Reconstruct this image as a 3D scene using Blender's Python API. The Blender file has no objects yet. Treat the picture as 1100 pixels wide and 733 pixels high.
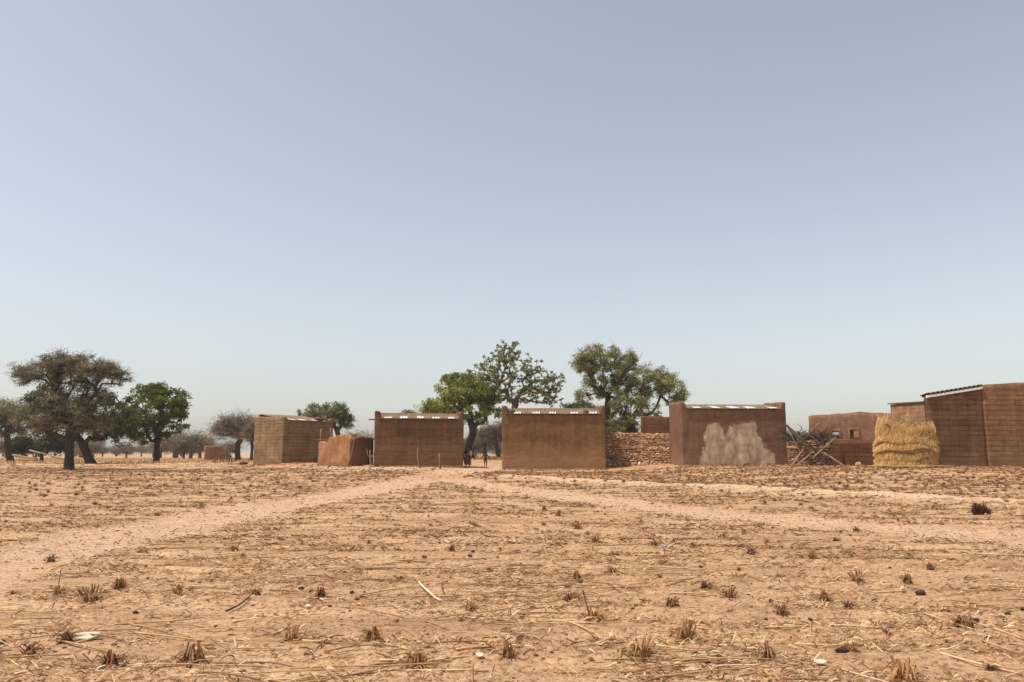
import bpy, bmesh, math, random
import numpy as np
from mathutils import Vector, Matrix, noise as mn

R = math.radians
rng = np.random.default_rng(7)
random.seed(7)
scene = bpy.context.scene
COL = scene.collection

# ------------------------------------------------------------------ camera
F = 825.0
PITCH = math.atan(120.5 / F)
CP, SP = math.cos(PITCH), math.sin(PITCH)
EYE = 1.5
cd = bpy.data.cameras.new('camera')
cam = bpy.data.objects.new('camera', cd)
COL.objects.link(cam)
cam.location = (0, 0, EYE)
cam.rotation_euler = (math.pi / 2 + PITCH, 0, 0)
cd.sensor_width = 36
cd.lens = 27
cd.clip_start = 0.1
cd.clip_end = 9000
scene.camera = cam


def P(px, py, Y):
    dx = (px - 550) / F
    vy = (366.5 - py) / F
    ry = CP - vy * SP
    t = Y / ry
    return Vector((dx * t, Y, EYE + (SP + vy * CP) * t))


# ------------------------------------------------------------------ noise
def _hash(ix, iy, seed):
    h = (ix * 374761393 + iy * 668265263 + seed * 974711) & 0x7fffffff
    h = ((h ^ (h >> 13)) * 1274126177) & 0x7fffffff
    return ((h ^ (h >> 16)) & 0xffff) / 65535.0


def vn(x, y, seed=0):
    x = np.asarray(x, float); y = np.asarray(y, float)
    fx = np.floor(x); fy = np.floor(y)
    ix = fx.astype(np.int64); iy = fy.astype(np.int64)
    u = x - fx; v = y - fy
    u = u * u * (3 - 2 * u); v = v * v * (3 - 2 * v)
    a = _hash(ix, iy, seed); b = _hash(ix + 1, iy, seed)
    c = _hash(ix, iy + 1, seed); d = _hash(ix + 1, iy + 1, seed)
    return (a * (1 - u) + b * u) * (1 - v) + (c * (1 - u) + d * u) * v


def fbm(x, y, seed=0, o=4):
    s = 0; a = 0.5
    for k in range(o):
        s = s + a * (vn(x, y, seed + k) - 0.5)
        x = x * 2.03 + 11.3; y = y * 2.03 + 5.7; a *= 0.55
    return s


def sstep(a, b, x):
    t = np.clip((x - a) / (b - a), 0, 1)
    return t * t * (3 - 2 * t)


# ------------------------------------------------------------------ terrain
def zb(y):
    return 0.64 * sstep(6, 42, y)


CTRL = [(303, 500.5, 48), (342, 496.5, 50), (272, 499, 51), (376, 501, 44), (341, 500, 46), (401, 501.5, 43.5),
        (450, 502, 43.5), (497, 502.5, 43.5), (520, 500.5, 49), (540, 505, 43), (595, 505, 43), (650, 505, 43),
        (690, 499.5, 44.5), (735, 501, 41.5), (790, 501, 41.5), (845, 500.5, 41.5), (890, 500.0, 40),
        (940, 501, 38), (975, 501.5, 34.5), (1005, 501.5, 34), (1100, 503, 33.5), (1200, 504, 33),
        (74, 505, 44), (168, 498, 62), (10, 497, 66), (97, 498, 58), (240, 497, 55), (180, 508, 38),
        (1050, 520, 24.5), (850, 515, 30), (200, 530, 25.0), (505, 492, 62), (537, 489, 100), (900, 495, 55)]
CX = []; CY = []; CR = []
for (a, b, c) in CTRL:
    p = P(a, b, c)
    CX.append(p.x); CY.append(p.y); CR.append(p.z - float(zb(c)))
CX = np.array(CX); CY = np.array(CY); CR = np.array(CR)
SIG = 4.5
_K = np.exp(-((CX[:, None] - CX[None]) ** 2 + (CY[:, None] - CY[None]) ** 2) / (2 * SIG * SIG)) + 0.02 * np.eye(len(CX))
_W = np.linalg.solve(_K, CR)


def h_base(x, y):
    x = np.asarray(x, float); y = np.asarray(y, float)
    z = zb(y)
    for i in range(len(CX)):
        z = z + _W[i] * np.exp(-((x - CX[i]) ** 2 + (y - CY[i]) ** 2) / (2 * SIG * SIG))
    return z


def G0(px, py):
    """where the sight line through a photo pixel meets the smooth ground"""
    lo, hi = 2.0, 400.0
    ys = np.exp(np.linspace(math.log(lo), math.log(hi), 500))
    dx = (px - 550) / F; vy = (366.5 - py) / F
    ry = CP - vy * SP
    xs = dx * ys / ry; zs = EYE + (SP + vy * CP) / ry * ys
    g = zs - h_base(xs, ys)
    k = np.argmax(g < 0) if (g < 0).any() else len(ys) - 1
    return float(xs[k]), float(ys[k])


def poly(pts):
    return np.array([G0(a, b) for a, b in pts])


def dist_poly(x, y, pl):
    x = np.asarray(x, float); y = np.asarray(y, float)
    best = np.full(np.broadcast(x, y).shape, 1e9)
    for (ax, ay), (bx, by) in zip(pl[:-1], pl[1:]):
        vx, vy = bx - ax, by - ay
        t = np.clip(((x - ax) * vx + (y - ay) * vy) / (vx * vx + vy * vy + 1e-9), 0, 1)
        d = np.hypot(x - ax - t * vx, y - ay - t * vy)
        best = np.minimum(best, d)
    return best


PATH_R = poly([(1300, 612), (1100, 578), (900, 564), (750, 551), (620, 536), (540, 524), (480, 515), (470, 511)])
PATH_L = poly([(470, 512), (400, 526), (280, 546), (150, 570), (0, 603), (-160, 650)])
PATH_G = poly([(470, 513), (490, 508), (512, 504), (522, 501)])
BUND = poly([(548, 514), (600, 517), (660, 520.5), (760, 525.5), (850, 530), (1000, 537.5), (1100, 543), (1300, 556)])


def path_mask(x, y):
    nz = fbm(np.asarray(x) * 0.9, np.asarray(y) * 0.9, 31, 4) * 1.1
    d = np.minimum(dist_poly(x, y, PATH_R) / 0.85, dist_poly(x, y, PATH_L) / 1.1)
    d = np.minimum(d, dist_poly(x, y, PATH_G) / 1.35)
    return 1 - sstep(0.5, 1.45, d + nz)


def bund_w(x, y):
    d = dist_poly(x, y, BUND)
    return np.exp(-(d / 0.75) ** 2)


MOUND = G0(325, 497)


def mound_w(x, y):
    return np.exp(-(((np.asarray(x) - MOUND[0] - .2) / 2.2) ** 2 + ((np.asarray(y) - 46.3) / 1.2) ** 2))


def H(x, y):
    x = np.asarray(x, float); y = np.asarray(y, float)
    pm = path_mask(x, y)
    b = bund_w(x, y)
    z = h_base(x, y)
    z = z + b * (0.13 + 0.10 * fbm(x * 1.3, y * 1.3, 5))
    z = z + mound_w(x, y) * 0.16
    near = 1 - sstep(60, 120, np.abs(y) + 0.3 * np.abs(x))
    rough = (1 - 0.8 * pm) * near
    z = z + rough * (0.10 * fbm(x * 0.35, y * 0.9, 1, 3) + 0.055 * fbm(x * 1.4, y * 3.0, 2, 3)
                     + 0.030 * fbm(x * 6, y * 8, 3, 4))
    # worn ridges of the old field, roughly across the view
    z = z + rough * 0.022 * np.sin((y + 0.10 * x + 1.2 * fbm(x * .3, y * .3, 8, 2)) * 2 * math.pi / 0.85)
    z = z - pm * 0.035 + pm * (0.030 * fbm(x * 2.2, y * 2.2, 14, 3) + 0.012 * fbm(x * 9, y * 9, 15, 2))
    return z


def hz(x, y):
    return float(H(x, y))


def G(px, py):
    x, y = G0(px, py)
    return Vector((x, y, hz(x, y)))


# ------------------------------------------------------------------ materials
def srgb(r, g, b):
    f = lambda c: (c / 255 / 12.92) if c / 255 <= 0.04045 else ((c / 255 + 0.055) / 1.055) ** 2.4
    return (f(r), f(g), f(b), 1)


class NT:
    def __init__(s, name):
        s.m = bpy.data.materials.new(name); s.m.use_nodes = True
        s.t = s.m.node_tree; s.t.nodes.clear()
        s.out = s.n('ShaderNodeOutputMaterial')

    def n(s, typ, **kw):
        nd = s.t.nodes.new(typ)
        for k, v in kw.items():
            setattr(nd, k, v)
        return nd

    def l(s, a, b):
        s.t.links.new(a, b)

    def noise(s, vec, scale, detail=4, rough=0.55):
        nd = s.n('ShaderNodeTexNoise')
        nd.inputs['Scale'].default_value = scale
        nd.inputs['Detail'].default_value = detail
        nd.inputs['Roughness'].default_value = rough
        if vec is not None: s.l(vec, nd.inputs['Vector'])
        return nd.outputs['Fac']

    def ramp(s, fac, stops):
        nd = s.n('ShaderNodeValToRGB')
        e = nd.color_ramp.elements
        while len(e) < len(stops): e.new(0.5)
        for k, (p, c) in enumerate(stops):
            e[k].position = p; e[k].color = c
        s.l(fac, nd.inputs[0])
        return nd.outputs[0]

    def mix(s, fac, a, b, blend='MIX'):
        nd = s.n('ShaderNodeMix', data_type='RGBA', blend_type=blend)
        for sock, v in ((nd.inputs[0], fac), (nd.inputs[6], a), (nd.inputs[7], b)):
            if hasattr(v, 'node'): s.l(v, sock)
            else: sock.default_value = v
        return nd.outputs[2]

    def math(s, op, a, b=0.0, clamp=False):
        nd = s.n('ShaderNodeMath', operation=op, use_clamp=clamp)
        for sock, v in ((nd.inputs[0], a), (nd.inputs[1], b)):
            if hasattr(v, 'node'): s.l(v, sock)
            else: sock.default_value = v
        return nd.outputs[0]

    def mapping(s, vec, scale=(1, 1, 1), loc=(0, 0, 0)):
        nd = s.n('ShaderNodeMapping')
        nd.inputs['Scale'].default_value = scale
        nd.inputs['Location'].default_value = loc
        s.l(vec, nd.inputs['Vector'])
        return nd.outputs[0]

    def finish(s, color, rough=0.95, metal=0.0, spec=0.2, bump=None, bstr=0.5, bdist=0.02, trans=0.0):
        b = s.n('ShaderNodeBsdfPrincipled')
        if hasattr(color, 'node'): s.l(color, b.inputs['Base Color'])
        else: b.inputs['Base Color'].default_value = color
        if hasattr(rough, 'node'): s.l(rough, b.inputs['Roughness'])
        else: b.inputs['Roughness'].default_value = rough
        b.inputs['Metallic'].default_value = metal
        b.inputs['Specular IOR Level'].default_value = spec
        if bump is not None:
            bn = s.n('ShaderNodeBump')
            bn.inputs['Strength'].default_value = bstr
            bn.inputs['Distance'].default_value = bdist
            s.l(bump, bn.inputs['Height']); s.l(bn.outputs[0], b.inputs['Normal'])
        sh = b.outputs[0]
        if trans:
            tr = s.n('ShaderNodeBsdfTranslucent')
            if hasattr(color, 'node'): s.l(color, tr.inputs[0])
            else: tr.inputs[0].default_value = color
            mx = s.n('ShaderNodeMixShader'); mx.inputs[0].default_value = trans
            s.l(sh, mx.inputs[1]); s.l(tr.outputs[0], mx.inputs[2]); sh = mx.outputs[0]
        s.l(sh, s.out.inputs[0])
        return s.m


def mat_soil():
    s = NT('dry laterite soil')
    g = s.n('ShaderNodeNewGeometry').outputs['Position']
    at = s.n('ShaderNodeAttribute', attribute_name='soil')   # r path, g pale crust, b red earth
    sp = s.n('ShaderNodeSeparateColor'); s.l(at.outputs['Color'], sp.inputs[0])
    streak = s.mapping(g, (0.6, 2.2, 1))
    n1 = s.noise(streak, 0.55, 5, 0.6)
    n2 = s.noise(g, 3.0, 6, 0.65)
    n3 = s.noise(g, 22.0, 5, 0.7)
    n4 = s.noise(g, 95.0, 3, 0.7)
    n5 = s.noise(s.mapping(g, (.7, 1.6, 1)), 7.0, 6, 0.75)
    base = s.ramp(n1, [(0.30, srgb(164, 128, 94)), (0.5, srgb(188, 151, 113)), (0.7, srgb(208, 172, 132))])
    base = s.mix(s.math('MULTIPLY', s.ramp(n2, [(0.42, (0, 0, 0, 1)), (0.68, (1, 1, 1, 1))]), 0.45), base, srgb(158, 118, 84))
    path = s.ramp(n2, [(0.3, srgb(188, 151, 117)), (0.7, srgb(207, 172, 137))])
    col = s.mix(sp.outputs[0], base, path)
    crustf = s.math('MULTIPLY', sp.outputs[1], s.ramp(n2, [(0.35, (0.3, .3, .3, 1)), (0.6, (1, 1, 1, 1))]), True)
    col = s.mix(crustf, col, srgb(214, 184, 148))
    col = s.mix(sp.outputs[2], col, srgb(178, 126, 92))
    col = s.mix(s.ramp(n3, [(0.38, (0.9, 0.9, 0.9, 1)), (0.5, (0, 0, 0, 1))]), col, srgb(128, 92, 64))
    grit = s.ramp(n4, [(0.34, (0.62, 0.60, 0.58, 1)), (0.52, (1, 1, 1, 1)), (0.72, (1.16, 1.15, 1.12, 1))])
    col = s.mix(0.9, col, grit, 'MULTIPLY')
    col = s.mix(0.85, col, s.ramp(n5, [(0.36, (0.70, 0.67, 0.63, 1)), (0.5, (1, 1, 1, 1)), (0.66, (1.2, 1.19, 1.17, 1))]), 'MULTIPLY')
    col = s.mix(1.0, col, (1.18, 1.19, 1.26, 1), 'MULTIPLY')
    hgt = s.math('ADD', s.math('MULTIPLY', n3, 0.7), s.math('ADD', s.math('MULTIPLY', n4, 0.35), s.math('MULTIPLY', n5, 0.9)))
    return s.finish(col, 0.97, spec=0.12, bump=hgt, bstr=0.8, bdist=0.045)


def mat_mud(name, c1, c2, c3, brick=None, band=None, patch=False, bumpd=0.02, mortar=None, rust=0.5, gain=(1.12, 1.13, 1.09)):
    s = NT(name)
    tc = s.n('ShaderNodeTexCoord').outputs['Object']
    n1 = s.noise(tc, 0.9, 5, 0.6)
    n2 = s.noise(s.mapping(tc, (1, 1, 2.5)), 5.0, 6, 0.65)
    n3 = s.noise(tc, 28.0, 4, 0.7)
    col = s.ramp(n1, [(0.3, c1), (0.52, c2), (0.72, c3)])
    col = s.mix(s.math('MULTIPLY', s.ramp(n2, [(0.42, (0, 0, 0, 1)), (0.66, (1, 1, 1, 1))]), 0.7), col, c1)
    run = s.ramp(s.noise(s.mapping(tc, (3.2, 3.2, .35)), 1.3, 5, .65), [(0.38, (0.80, 0.79, 0.78, 1)), (0.52, (1, 1, 1, 1)), (0.68, (1.14, 1.13, 1.11, 1))])
    col = s.mix(.75, col, run, 'MULTIPLY')
    blot = s.ramp(s.noise(tc, 2.4, 6, .7), [(0.36, (0.82, 0.80, 0.78, 1)), (0.5, (1, 1, 1, 1)), (0.64, (1.16, 1.15, 1.13, 1))])
    col = s.mix(.8, col, blot, 'MULTIPLY')
    hgt = s.math('ADD', s.math('MULTIPLY', n2, 0.8), s.math('MULTIPLY', n3, 0.35))
    sx = s.n('ShaderNodeSeparateXYZ'); s.l(tc, sx.inputs[0])
    if brick:
        u = s.math('ADD', sx.outputs[0], sx.outputs[1])
        cb = s.n('ShaderNodeCombineXYZ')
        wob = s.math('MULTIPLY', s.math('SUBTRACT', s.noise(tc, 2.2, 4), 0.5), 0.13)
        s.l(u, cb.inputs[0]); s.l(s.math('ADD', sx.outputs[2], wob), cb.inputs[1])
        bk = s.n('ShaderNodeTexBrick')
        bk.inputs['Scale'].default_value = 1.0
        bk.inputs['Brick Width'].default_value = brick[0]
        bk.inputs['Row Height'].default_value = brick[1]
        bk.inputs['Mortar Size'].default_value = brick[2]
        bk.inputs['Mortar Smooth'].default_value = 0.4
        bk.inputs['Bias'].default_value = 0.0
        bk.inputs['Color1'].default_value = (0.84, 0.84, 0.84, 1)
        bk.inputs['Color2'].default_value = (1.12, 1.1, 1.08, 1)
        bk.inputs['Mortar'].default_value = mortar or (0.66, 0.65, 0.64, 1)
        s.l(cb.outputs[0], bk.inputs['Vector'])
        keep = s.ramp(s.noise(tc, 1.3, 4), [(0.40, (0.25, 0.25, 0.25, 1)), (0.60, (1, 1, 1, 1))])
        col = s.mix(keep, col, bk.outputs['Color'], 'MULTIPLY')
        hgt = s.math('SUBTRACT', hgt, s.math('MULTIPLY', bk.outputs['Fac'], 1.3))
        st = s.ramp(s.noise(s.mapping(tc, (.7, .7, 11)), 1.0, 4, .6), [(0.36, (0.78, 0.77, 0.75, 1)), (0.5, (1, 1, 1, 1)), (0.66, (1.22, 1.2, 1.16, 1))])
        col = s.mix(.45, col, st, 'MULTIPLY')
    if band:
        z0, z1, bc = band
        zz = s.math('ADD', sx.outputs[2], s.math('MULTIPLY', s.math('SUBTRACT', s.noise(tc, 1.1, 5), 0.5), 2.0))
        f = s.n('ShaderNodeMapRange'); f.inputs['From Min'].default_value = z1; f.inputs['From Max'].default_value = z0
        s.l(zz, f.inputs['Value'])
        col = s.mix(s.math('MULTIPLY', f.outputs[0], rust), col, bc)
    if patch:
        at = s.n('ShaderNodeAttribute', attribute_name='patch')
        sp = s.n('ShaderNodeSeparateColor'); s.l(at.outputs['Color'], sp.inputs[0])
        pn = s.math('ADD', sp.outputs[0], s.math('MULTIPLY', s.math('SUBTRACT', s.noise(s.mapping(tc, (1, 1, .6)), 3.0, 8, .68), 0.5), 1.5))
        pf = s.ramp(pn, [(0.46, (0, 0, 0, 1)), (0.60, (.92, .92, .92, 1))])
        pc = s.ramp(s.noise(s.mapping(tc, (1, 1, .45)), 2.6, 6, 0.65), [(0.3, srgb(130, 107, 88)), (0.5, srgb(170, 149, 126)), (0.70, srgb(202, 184, 160))])
        col = s.mix(pf, col, pc)
        hgt = s.math('SUBTRACT', hgt, s.math('MULTIPLY', pf, 0.9))
    col = s.mix(0.7, col, s.ramp(n3, [(0.35, (0.74, 0.73, 0.72, 1)), (0.55, (1, 1, 1, 1)), (0.75, (1.1, 1.1, 1.08, 1))]), 'MULTIPLY')
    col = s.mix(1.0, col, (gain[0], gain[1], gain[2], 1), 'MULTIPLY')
    return s.finish(col, 0.95, spec=0.05, bump=hgt, bstr=0.85, bdist=bumpd * 1.6)


def mat_simple(name, c1, c2, scale=8, rough=0.85, metal=0.0, spec=0.25, bumpd=0.01, stretch=(1, 1, 1), trans=0):
    s = NT(name)
    tc = s.n('ShaderNodeTexCoord').outputs['Object']
    v = s.mapping(tc, stretch)
    n = s.noise(v, scale, 5, 0.65)
    col = s.ramp(n, [(0.32, c1), (0.68, c2)])
    return s.finish(col, rough, metal, spec, bump=n, bstr=0.5, bdist=bumpd, trans=trans)


def mat_attr(name, rough=0.85, trans=0.0, vary=0.25, scale=30.0):
    """colour carried by the mesh (natural colour of each leaf or stalk)"""
    s = NT(name)
    at = s.n('ShaderNodeAttribute', attribute_name='tint')
    tc = s.n('ShaderNodeTexCoord').outputs['Object']
    n = s.noise(tc, scale, 3)
    c = s.mix(vary, at.outputs['Color'], s.ramp(n, [(0.3, (0.45, 0.45, 0.45, 1)), (0.7, (1.3, 1.3, 1.3, 1))]), 'MULTIPLY')
    return s.finish(c, rough, spec=0.05, trans=trans)


M = {}
M['soil'] = mat_soil()
M['mudA'] = mat_mud('banco block wall', srgb(104, 82, 62), srgb(124, 98, 74), srgb(142, 114, 88), brick=(0.8, 0.2, 0.014), gain=(1.38, 1.48, 1.46))
M['mudB1'] = mat_mud('dark mud plaster', srgb(98, 72, 54), srgb(110, 83, 62), srgb(120, 92, 70), band=(0.3, 1.6, srgb(126, 98, 74)), brick=(2.6, 0.42, 0.005))
M['mudB2'] = mat_mud('brown mud plaster', srgb(104, 76, 52), srgb(118, 88, 61), srgb(132, 100, 72), rust=.85, band=(0.5, 1.5, srgb(146, 110, 80)))
M['mudC'] = mat_mud('red brown mud plaster', srgb(108, 80, 62), srgb(120, 90, 70), srgb(132, 102, 80), patch=True, gain=(1.14, 1.15, 1.15), band=(0.0, 0.9, srgb(146, 114, 90)))
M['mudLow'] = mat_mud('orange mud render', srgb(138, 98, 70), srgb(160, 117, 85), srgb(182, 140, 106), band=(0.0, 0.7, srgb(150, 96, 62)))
M['mudDark'] = mat_mud('weathered dark mud', srgb(96, 68, 52), srgb(112, 80, 60), srgb(126, 94, 72), brick=(0.9, 0.2, 0.010), gain=(.92, .88, .84))
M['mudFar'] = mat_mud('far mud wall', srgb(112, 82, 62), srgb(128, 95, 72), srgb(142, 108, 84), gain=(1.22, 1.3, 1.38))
M['mudPale'] = mat_mud('pale mud wall', srgb(140, 108, 82), srgb(158, 124, 94), srgb(172, 138, 106), brick=(0.9, 0.2, 0.01), gain=(1.1, 1.1, 1.06))
M['brickR'] = mat_mud('mud brick courses', srgb(96, 72, 54), srgb(114, 87, 66), srgb(132, 103, 80), brick=(0.9, 0.225, 0.014), band=(0, 0.8, srgb(134, 104, 80)))
M['brickR2'] = mat_mud('lighter mud brick courses', srgb(118, 88, 66), srgb(134, 103, 78), srgb(148, 116, 90), brick=(0.9, 0.225, 0.014), band=(0, 0.8, srgb(140, 110, 84)))
M['stone'] = mat_simple('laterite stone', srgb(206, 162, 122), srgb(232, 196, 156), 4, bumpd=0.03)
M['stone2'] = mat_simple('dark laterite stone', srgb(152, 115, 88), srgb(198, 155, 121), 4, bumpd=0.03)
M['stone3'] = mat_simple('dull brown stone', srgb(112, 84, 64), srgb(160, 124, 96), 4, bumpd=0.03)
M['mortar'] = mat_simple('mud mortar', srgb(128, 90, 62), srgb(168, 124, 88), 5, bumpd=0.03)
M['roof'] = mat_simple('rusty dusty roofing', srgb(96, 74, 56), srgb(150, 124, 98), 2.5, rough=0.9, spec=.1)
M['zinc'] = mat_simple('bare zinc roofing', srgb(196, 192, 186), srgb(222, 218, 212), 3, rough=0.42, metal=0.15)
M['white'] = mat_simple('white painted strip', srgb(226, 222, 214), srgb(242, 240, 236), 6)
M['wood'] = mat_simple('weathered wood', srgb(76, 58, 46), srgb(122, 98, 78), 6, stretch=(1, 1, 4))
M['woodpale'] = mat_simple('pale dry wood', srgb(116, 94, 74), srgb(162, 136, 110), 6, stretch=(1, 1, 4))
M['wooddark'] = mat_simple('dark wood', srgb(58, 44, 36), srgb(92, 72, 58), 6, stretch=(1, 1, 4))
M['bark'] = mat_simple('dark bark', srgb(44, 36, 30), srgb(74, 62, 52), 9, bumpd=0.03)
M['barkgrey'] = mat_simple('grey brown bark', srgb(66, 56, 48), srgb(104, 90, 78), 9, bumpd=0.03)
M['leaf'] = mat_attr('tree leaves', 0.8, 0.48, 0.2, 3)
M['twig'] = mat_attr('bare twigs', 0.9, 0.0, 0.3, 3)
M['straw'] = mat_attr('dry straw', 0.75, 0.15, 0.35, 40)
M['thatch'] = mat_attr('bundled straw', 0.75, 0.5, 0.25, 20)
M['strawsolid'] = mat_simple('golden straw', srgb(186, 144, 84), srgb(226, 186, 120), 30, stretch=(1, 1, .08), bumpd=0.03)
M['black'] = mat_simple('black plastic', srgb(20, 18, 18), srgb(44, 40, 38), 20, rough=0.5)
M['dung'] = mat_simple('dark dung', srgb(40, 30, 26), srgb(84, 62, 50), 20, bumpd=0.02)
M['husk'] = mat_simple('dry pale husk', srgb(196, 172, 142), srgb(228, 210, 184), 20, stretch=(1, 8, 1))
M['greyplastic'] = mat_simple('grey plastic', srgb(130, 132, 138), srgb(168, 170, 176), 12, rough=0.5)
M['skin'] = mat_simple('dark skin', srgb(58, 38, 30), srgb(78, 52, 40), 9, rough=0.6)
M['hair'] = mat_simple('black hair', srgb(16, 13, 12), srgb(28, 24, 22), 20)
M['clothgrey'] = mat_simple('grey cloth', srgb(140, 136, 132), srgb(176, 172, 168), 9)
M['clothred'] = mat_simple('dark red print cloth', srgb(120, 44, 48), srgb(206, 160, 156), 14)
M['clothwhite'] = mat_simple('white cloth', srgb(206, 190, 184), srgb(236, 232, 226), 9)
M['clothbrown'] = mat_simple('brown shorts', srgb(92, 58, 46), srgb(120, 80, 64), 9)
M['bluepaint'] = mat_simple('pale blue shutter', srgb(140, 156, 172), srgb(176, 188, 200), 9)
M['darkhole'] = mat_simple('painted opening shade', srgb(30, 24, 22), srgb(48, 40, 36), 9)  # flat dark colour painted as the shade inside the window openings


# ------------------------------------------------------------------ object helpers
def tag(o, label=None, cat=None, group=None, kind=None):
    if label: o['label'] = label
    if cat: o['category'] = cat
    if group: o['group'] = group
    if kind: o['kind'] = kind
    return o


def link(name, me, mat, parent=None):
    o = bpy.data.objects.new(name, me)
    COL.objects.link(o)
    if mat:
        for m in (mat if isinstance(mat, (list, tuple)) else [mat]):
            me.materials.append(m)
    if parent: o.parent = parent
    return o


def empty(name, loc=(0, 0, 0), rz=0):
    o = bpy.data.objects.new(name, None)
    COL.objects.link(o)
    o.empty_display_size = 0.3
    o.location = loc; o.rotation_euler = (0, 0, rz)
    return o


def mesh_np(name, V, Q, col=None, smooth=False, attr='tint'):
    """V (n,3), Q (m,k) faces of k corners, col (n,3) linear"""
    me = bpy.data.meshes.new(name)
    V = np.asarray(V, np.float32); Q = np.asarray(Q, np.int32)
    m, k = Q.shape
    me.vertices.add(len(V)); me.vertices.foreach_set('co', V.ravel())
    me.loops.add(m * k); me.loops.foreach_set('vertex_index', Q.ravel())
    me.polygons.add(m)
    me.polygons.foreach_set('loop_start', np.arange(0, m * k, k, dtype=np.int32))
    me.polygons.foreach_set('loop_total', np.full(m, k, np.int32))
    if smooth: me.polygons.foreach_set('use_smooth', np.ones(m, bool))
    if col is not None:
        a = me.color_attributes.new(attr, 'FLOAT_COLOR', 'POINT')
        c = np.ones((len(V), 4), np.float32); c[:, :3] = col
        a.data.foreach_set('color', c.ravel())
    me.update(calc_edges=True)
    return me


def from_bm(name, bm, smooth=False):
    me = bpy.data.meshes.new(name)
    bmesh.ops.recalc_face_normals(bm, faces=bm.faces)
    bm.to_mesh(me); bm.free()
    if smooth:
        me.polygons.foreach_set('use_smooth', np.ones(len(me.polygons), bool))
    return me


def tube_bm(bm, pts, radii, sides=7, cap=True):
    pts = [Vector(p) for p in pts]
    rings = []
    n = len(pts)
    ref = Vector((0.31, 0.2, 0.93)).normalized()
    for i, p in enumerate(pts):
        t = (pts[min(i + 1, n - 1)] - pts[max(i - 1, 0)]).normalized()
        a = t.cross(ref)
        if a.length < 0.1: a = t.cross(Vector((1, 0, 0)))
        a.normalize(); b = t.cross(a)
        r = radii[i] if hasattr(radii, '__len__') else radii
        rings.append([bm.verts.new(p + (a * math.cos(2 * math.pi * k / sides) + b * math.sin(2 * math.pi * k / sides)) * r) for k in range(sides)])
    for i in range(n - 1):
        for k in range(sides):
            bm.faces.new((rings[i][k], rings[i][(k + 1) % sides], rings[i + 1][(k + 1) % sides], rings[i + 1][k]))
    if cap:
        bm.faces.new(rings[0][::-1]); bm.faces.new(rings[-1])


def box_bm(bm, lo, hi, res=0.3, r=0.03, amp=0.012, top=None, seed=0, pf=None):
    """a hand-built earth block: subdivided, corners worn round, faces uneven; top(x,y) gives its upper height"""
    lo = Vector(lo); hi = Vector(hi)
    d = hi - lo
    n = [max(1, int(round(d[i] / res))) for i in range(3)]
    cache = {}

    def vert(i, j, k):
        key = (i, j, k)
        if key in cache: return cache[key]
        p = Vector((lo.x + d.x * i / n[0], lo.y + d.y * j / n[1], lo.z + d.z * k / n[2]))
        q = Vector([min(max(p[a], lo[a] + r), hi[a] - r) for a in range(3)])
        e = p - q
        if e.length > 1e-6: p = q + e.normalized() * r
        if top is not None:
            f = (p.z - lo.z) / d.z
            p.z = lo.z + f * (top(p.x, p.y) - lo.z)
        if amp:
            nv = mn.noise_vector(p * 1.7 + Vector((seed, seed * 2, 0)))
            nv2 = mn.noise_vector(p * 6 + Vector((seed, 3, 0)))
            p = p + (nv * amp + nv2 * amp * 0.4) * (1.0 if k > 0 else 0.3)
        if pf: p = pf(p)
        v = bm.verts.new(p); cache[key] = v
        return v

    for a in range(3):
        b, c = (a + 1) % 3, (a + 2) % 3
        for side in (0, n[a]):
            for j in range(n[b]):
                for k in range(n[c]):
                    def idx(jj, kk):
                        t = [0, 0, 0]; t[a] = side; t[b] = jj; t[c] = kk
                        return tuple(t)
                    vs = [vert(*idx(j, k)), vert(*idx(j + 1, k)), vert(*idx(j + 1, k + 1)), vert(*idx(j, k + 1))]
                    if side == 0: vs = vs[::-1]
                    try: bm.faces.new(vs)
                    except ValueError: pass


def rock_mesh(name, sx, sy, sz, seed, sub=2, rough=0.35):
    bm = bmesh.new()
    bmesh.ops.create_icosphere(bm, subdivisions=sub, radius=1)
    for v in bm.verts:
        n = mn.noise(v.co * 1.3 + Vector((seed * 7.1, seed, 0)))
        n2 = mn.noise(v.co * 3.1 + Vector((seed, 5, 0)))
        v.co *= 1 + rough * n + rough * 0.5 * n2
        v.co.x *= sx; v.co.y *= sy; v.co.z *= sz
    return from_bm(name, bm, False)


# ------------------------------------------------------------------ world, sun
SUN_EL = R(63)
sun_plan = Vector((-0.935, -0.355, 0)).normalized()
sd = Vector((sun_plan.x * math.cos(SUN_EL), sun_plan.y * math.cos(SUN_EL), math.sin(SUN_EL)))
ld = bpy.data.lights.new('sun', 'SUN'); ld.energy = 3.9; ld.angle = R(0.6); ld.color = (1.0, 0.93, 0.84)
sun = bpy.data.objects.new('sun', ld); COL.objects.link(sun)
sun.rotation_euler = sd.to_track_quat('Z', 'Y').to_euler()
w = bpy.data.worlds.new('World'); scene.world = w; w.use_nodes = True
nt = w.node_tree
bg = nt.nodes['Background']
sky = nt.nodes.new('ShaderNodeTexSky'); sky.sky_type = 'NISHITA'; sky.sun_disc = False
sky.sun_elevation = SUN_EL; sky.sun_rotation = math.atan2(sd.x, sd.y)
sky.altitude = 300; sky.air_density = 1.2; sky.dust_density = 1.85; sky.ozone_density = 1.0
hs = nt.nodes.new('ShaderNodeHueSaturation'); hs.inputs['Saturation'].default_value = 0.49   # dust-laden, milky air
nt.links.new(sky.outputs[0], hs.inputs['Color'])
tn = nt.nodes.new('ShaderNodeMix'); tn.data_type = 'RGBA'; tn.blend_type = 'MULTIPLY'
tn.inputs[0].default_value = 1.0; tn.inputs[7].default_value = (1.0, 0.98, 0.97, 1)       # warm camera white balance
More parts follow.
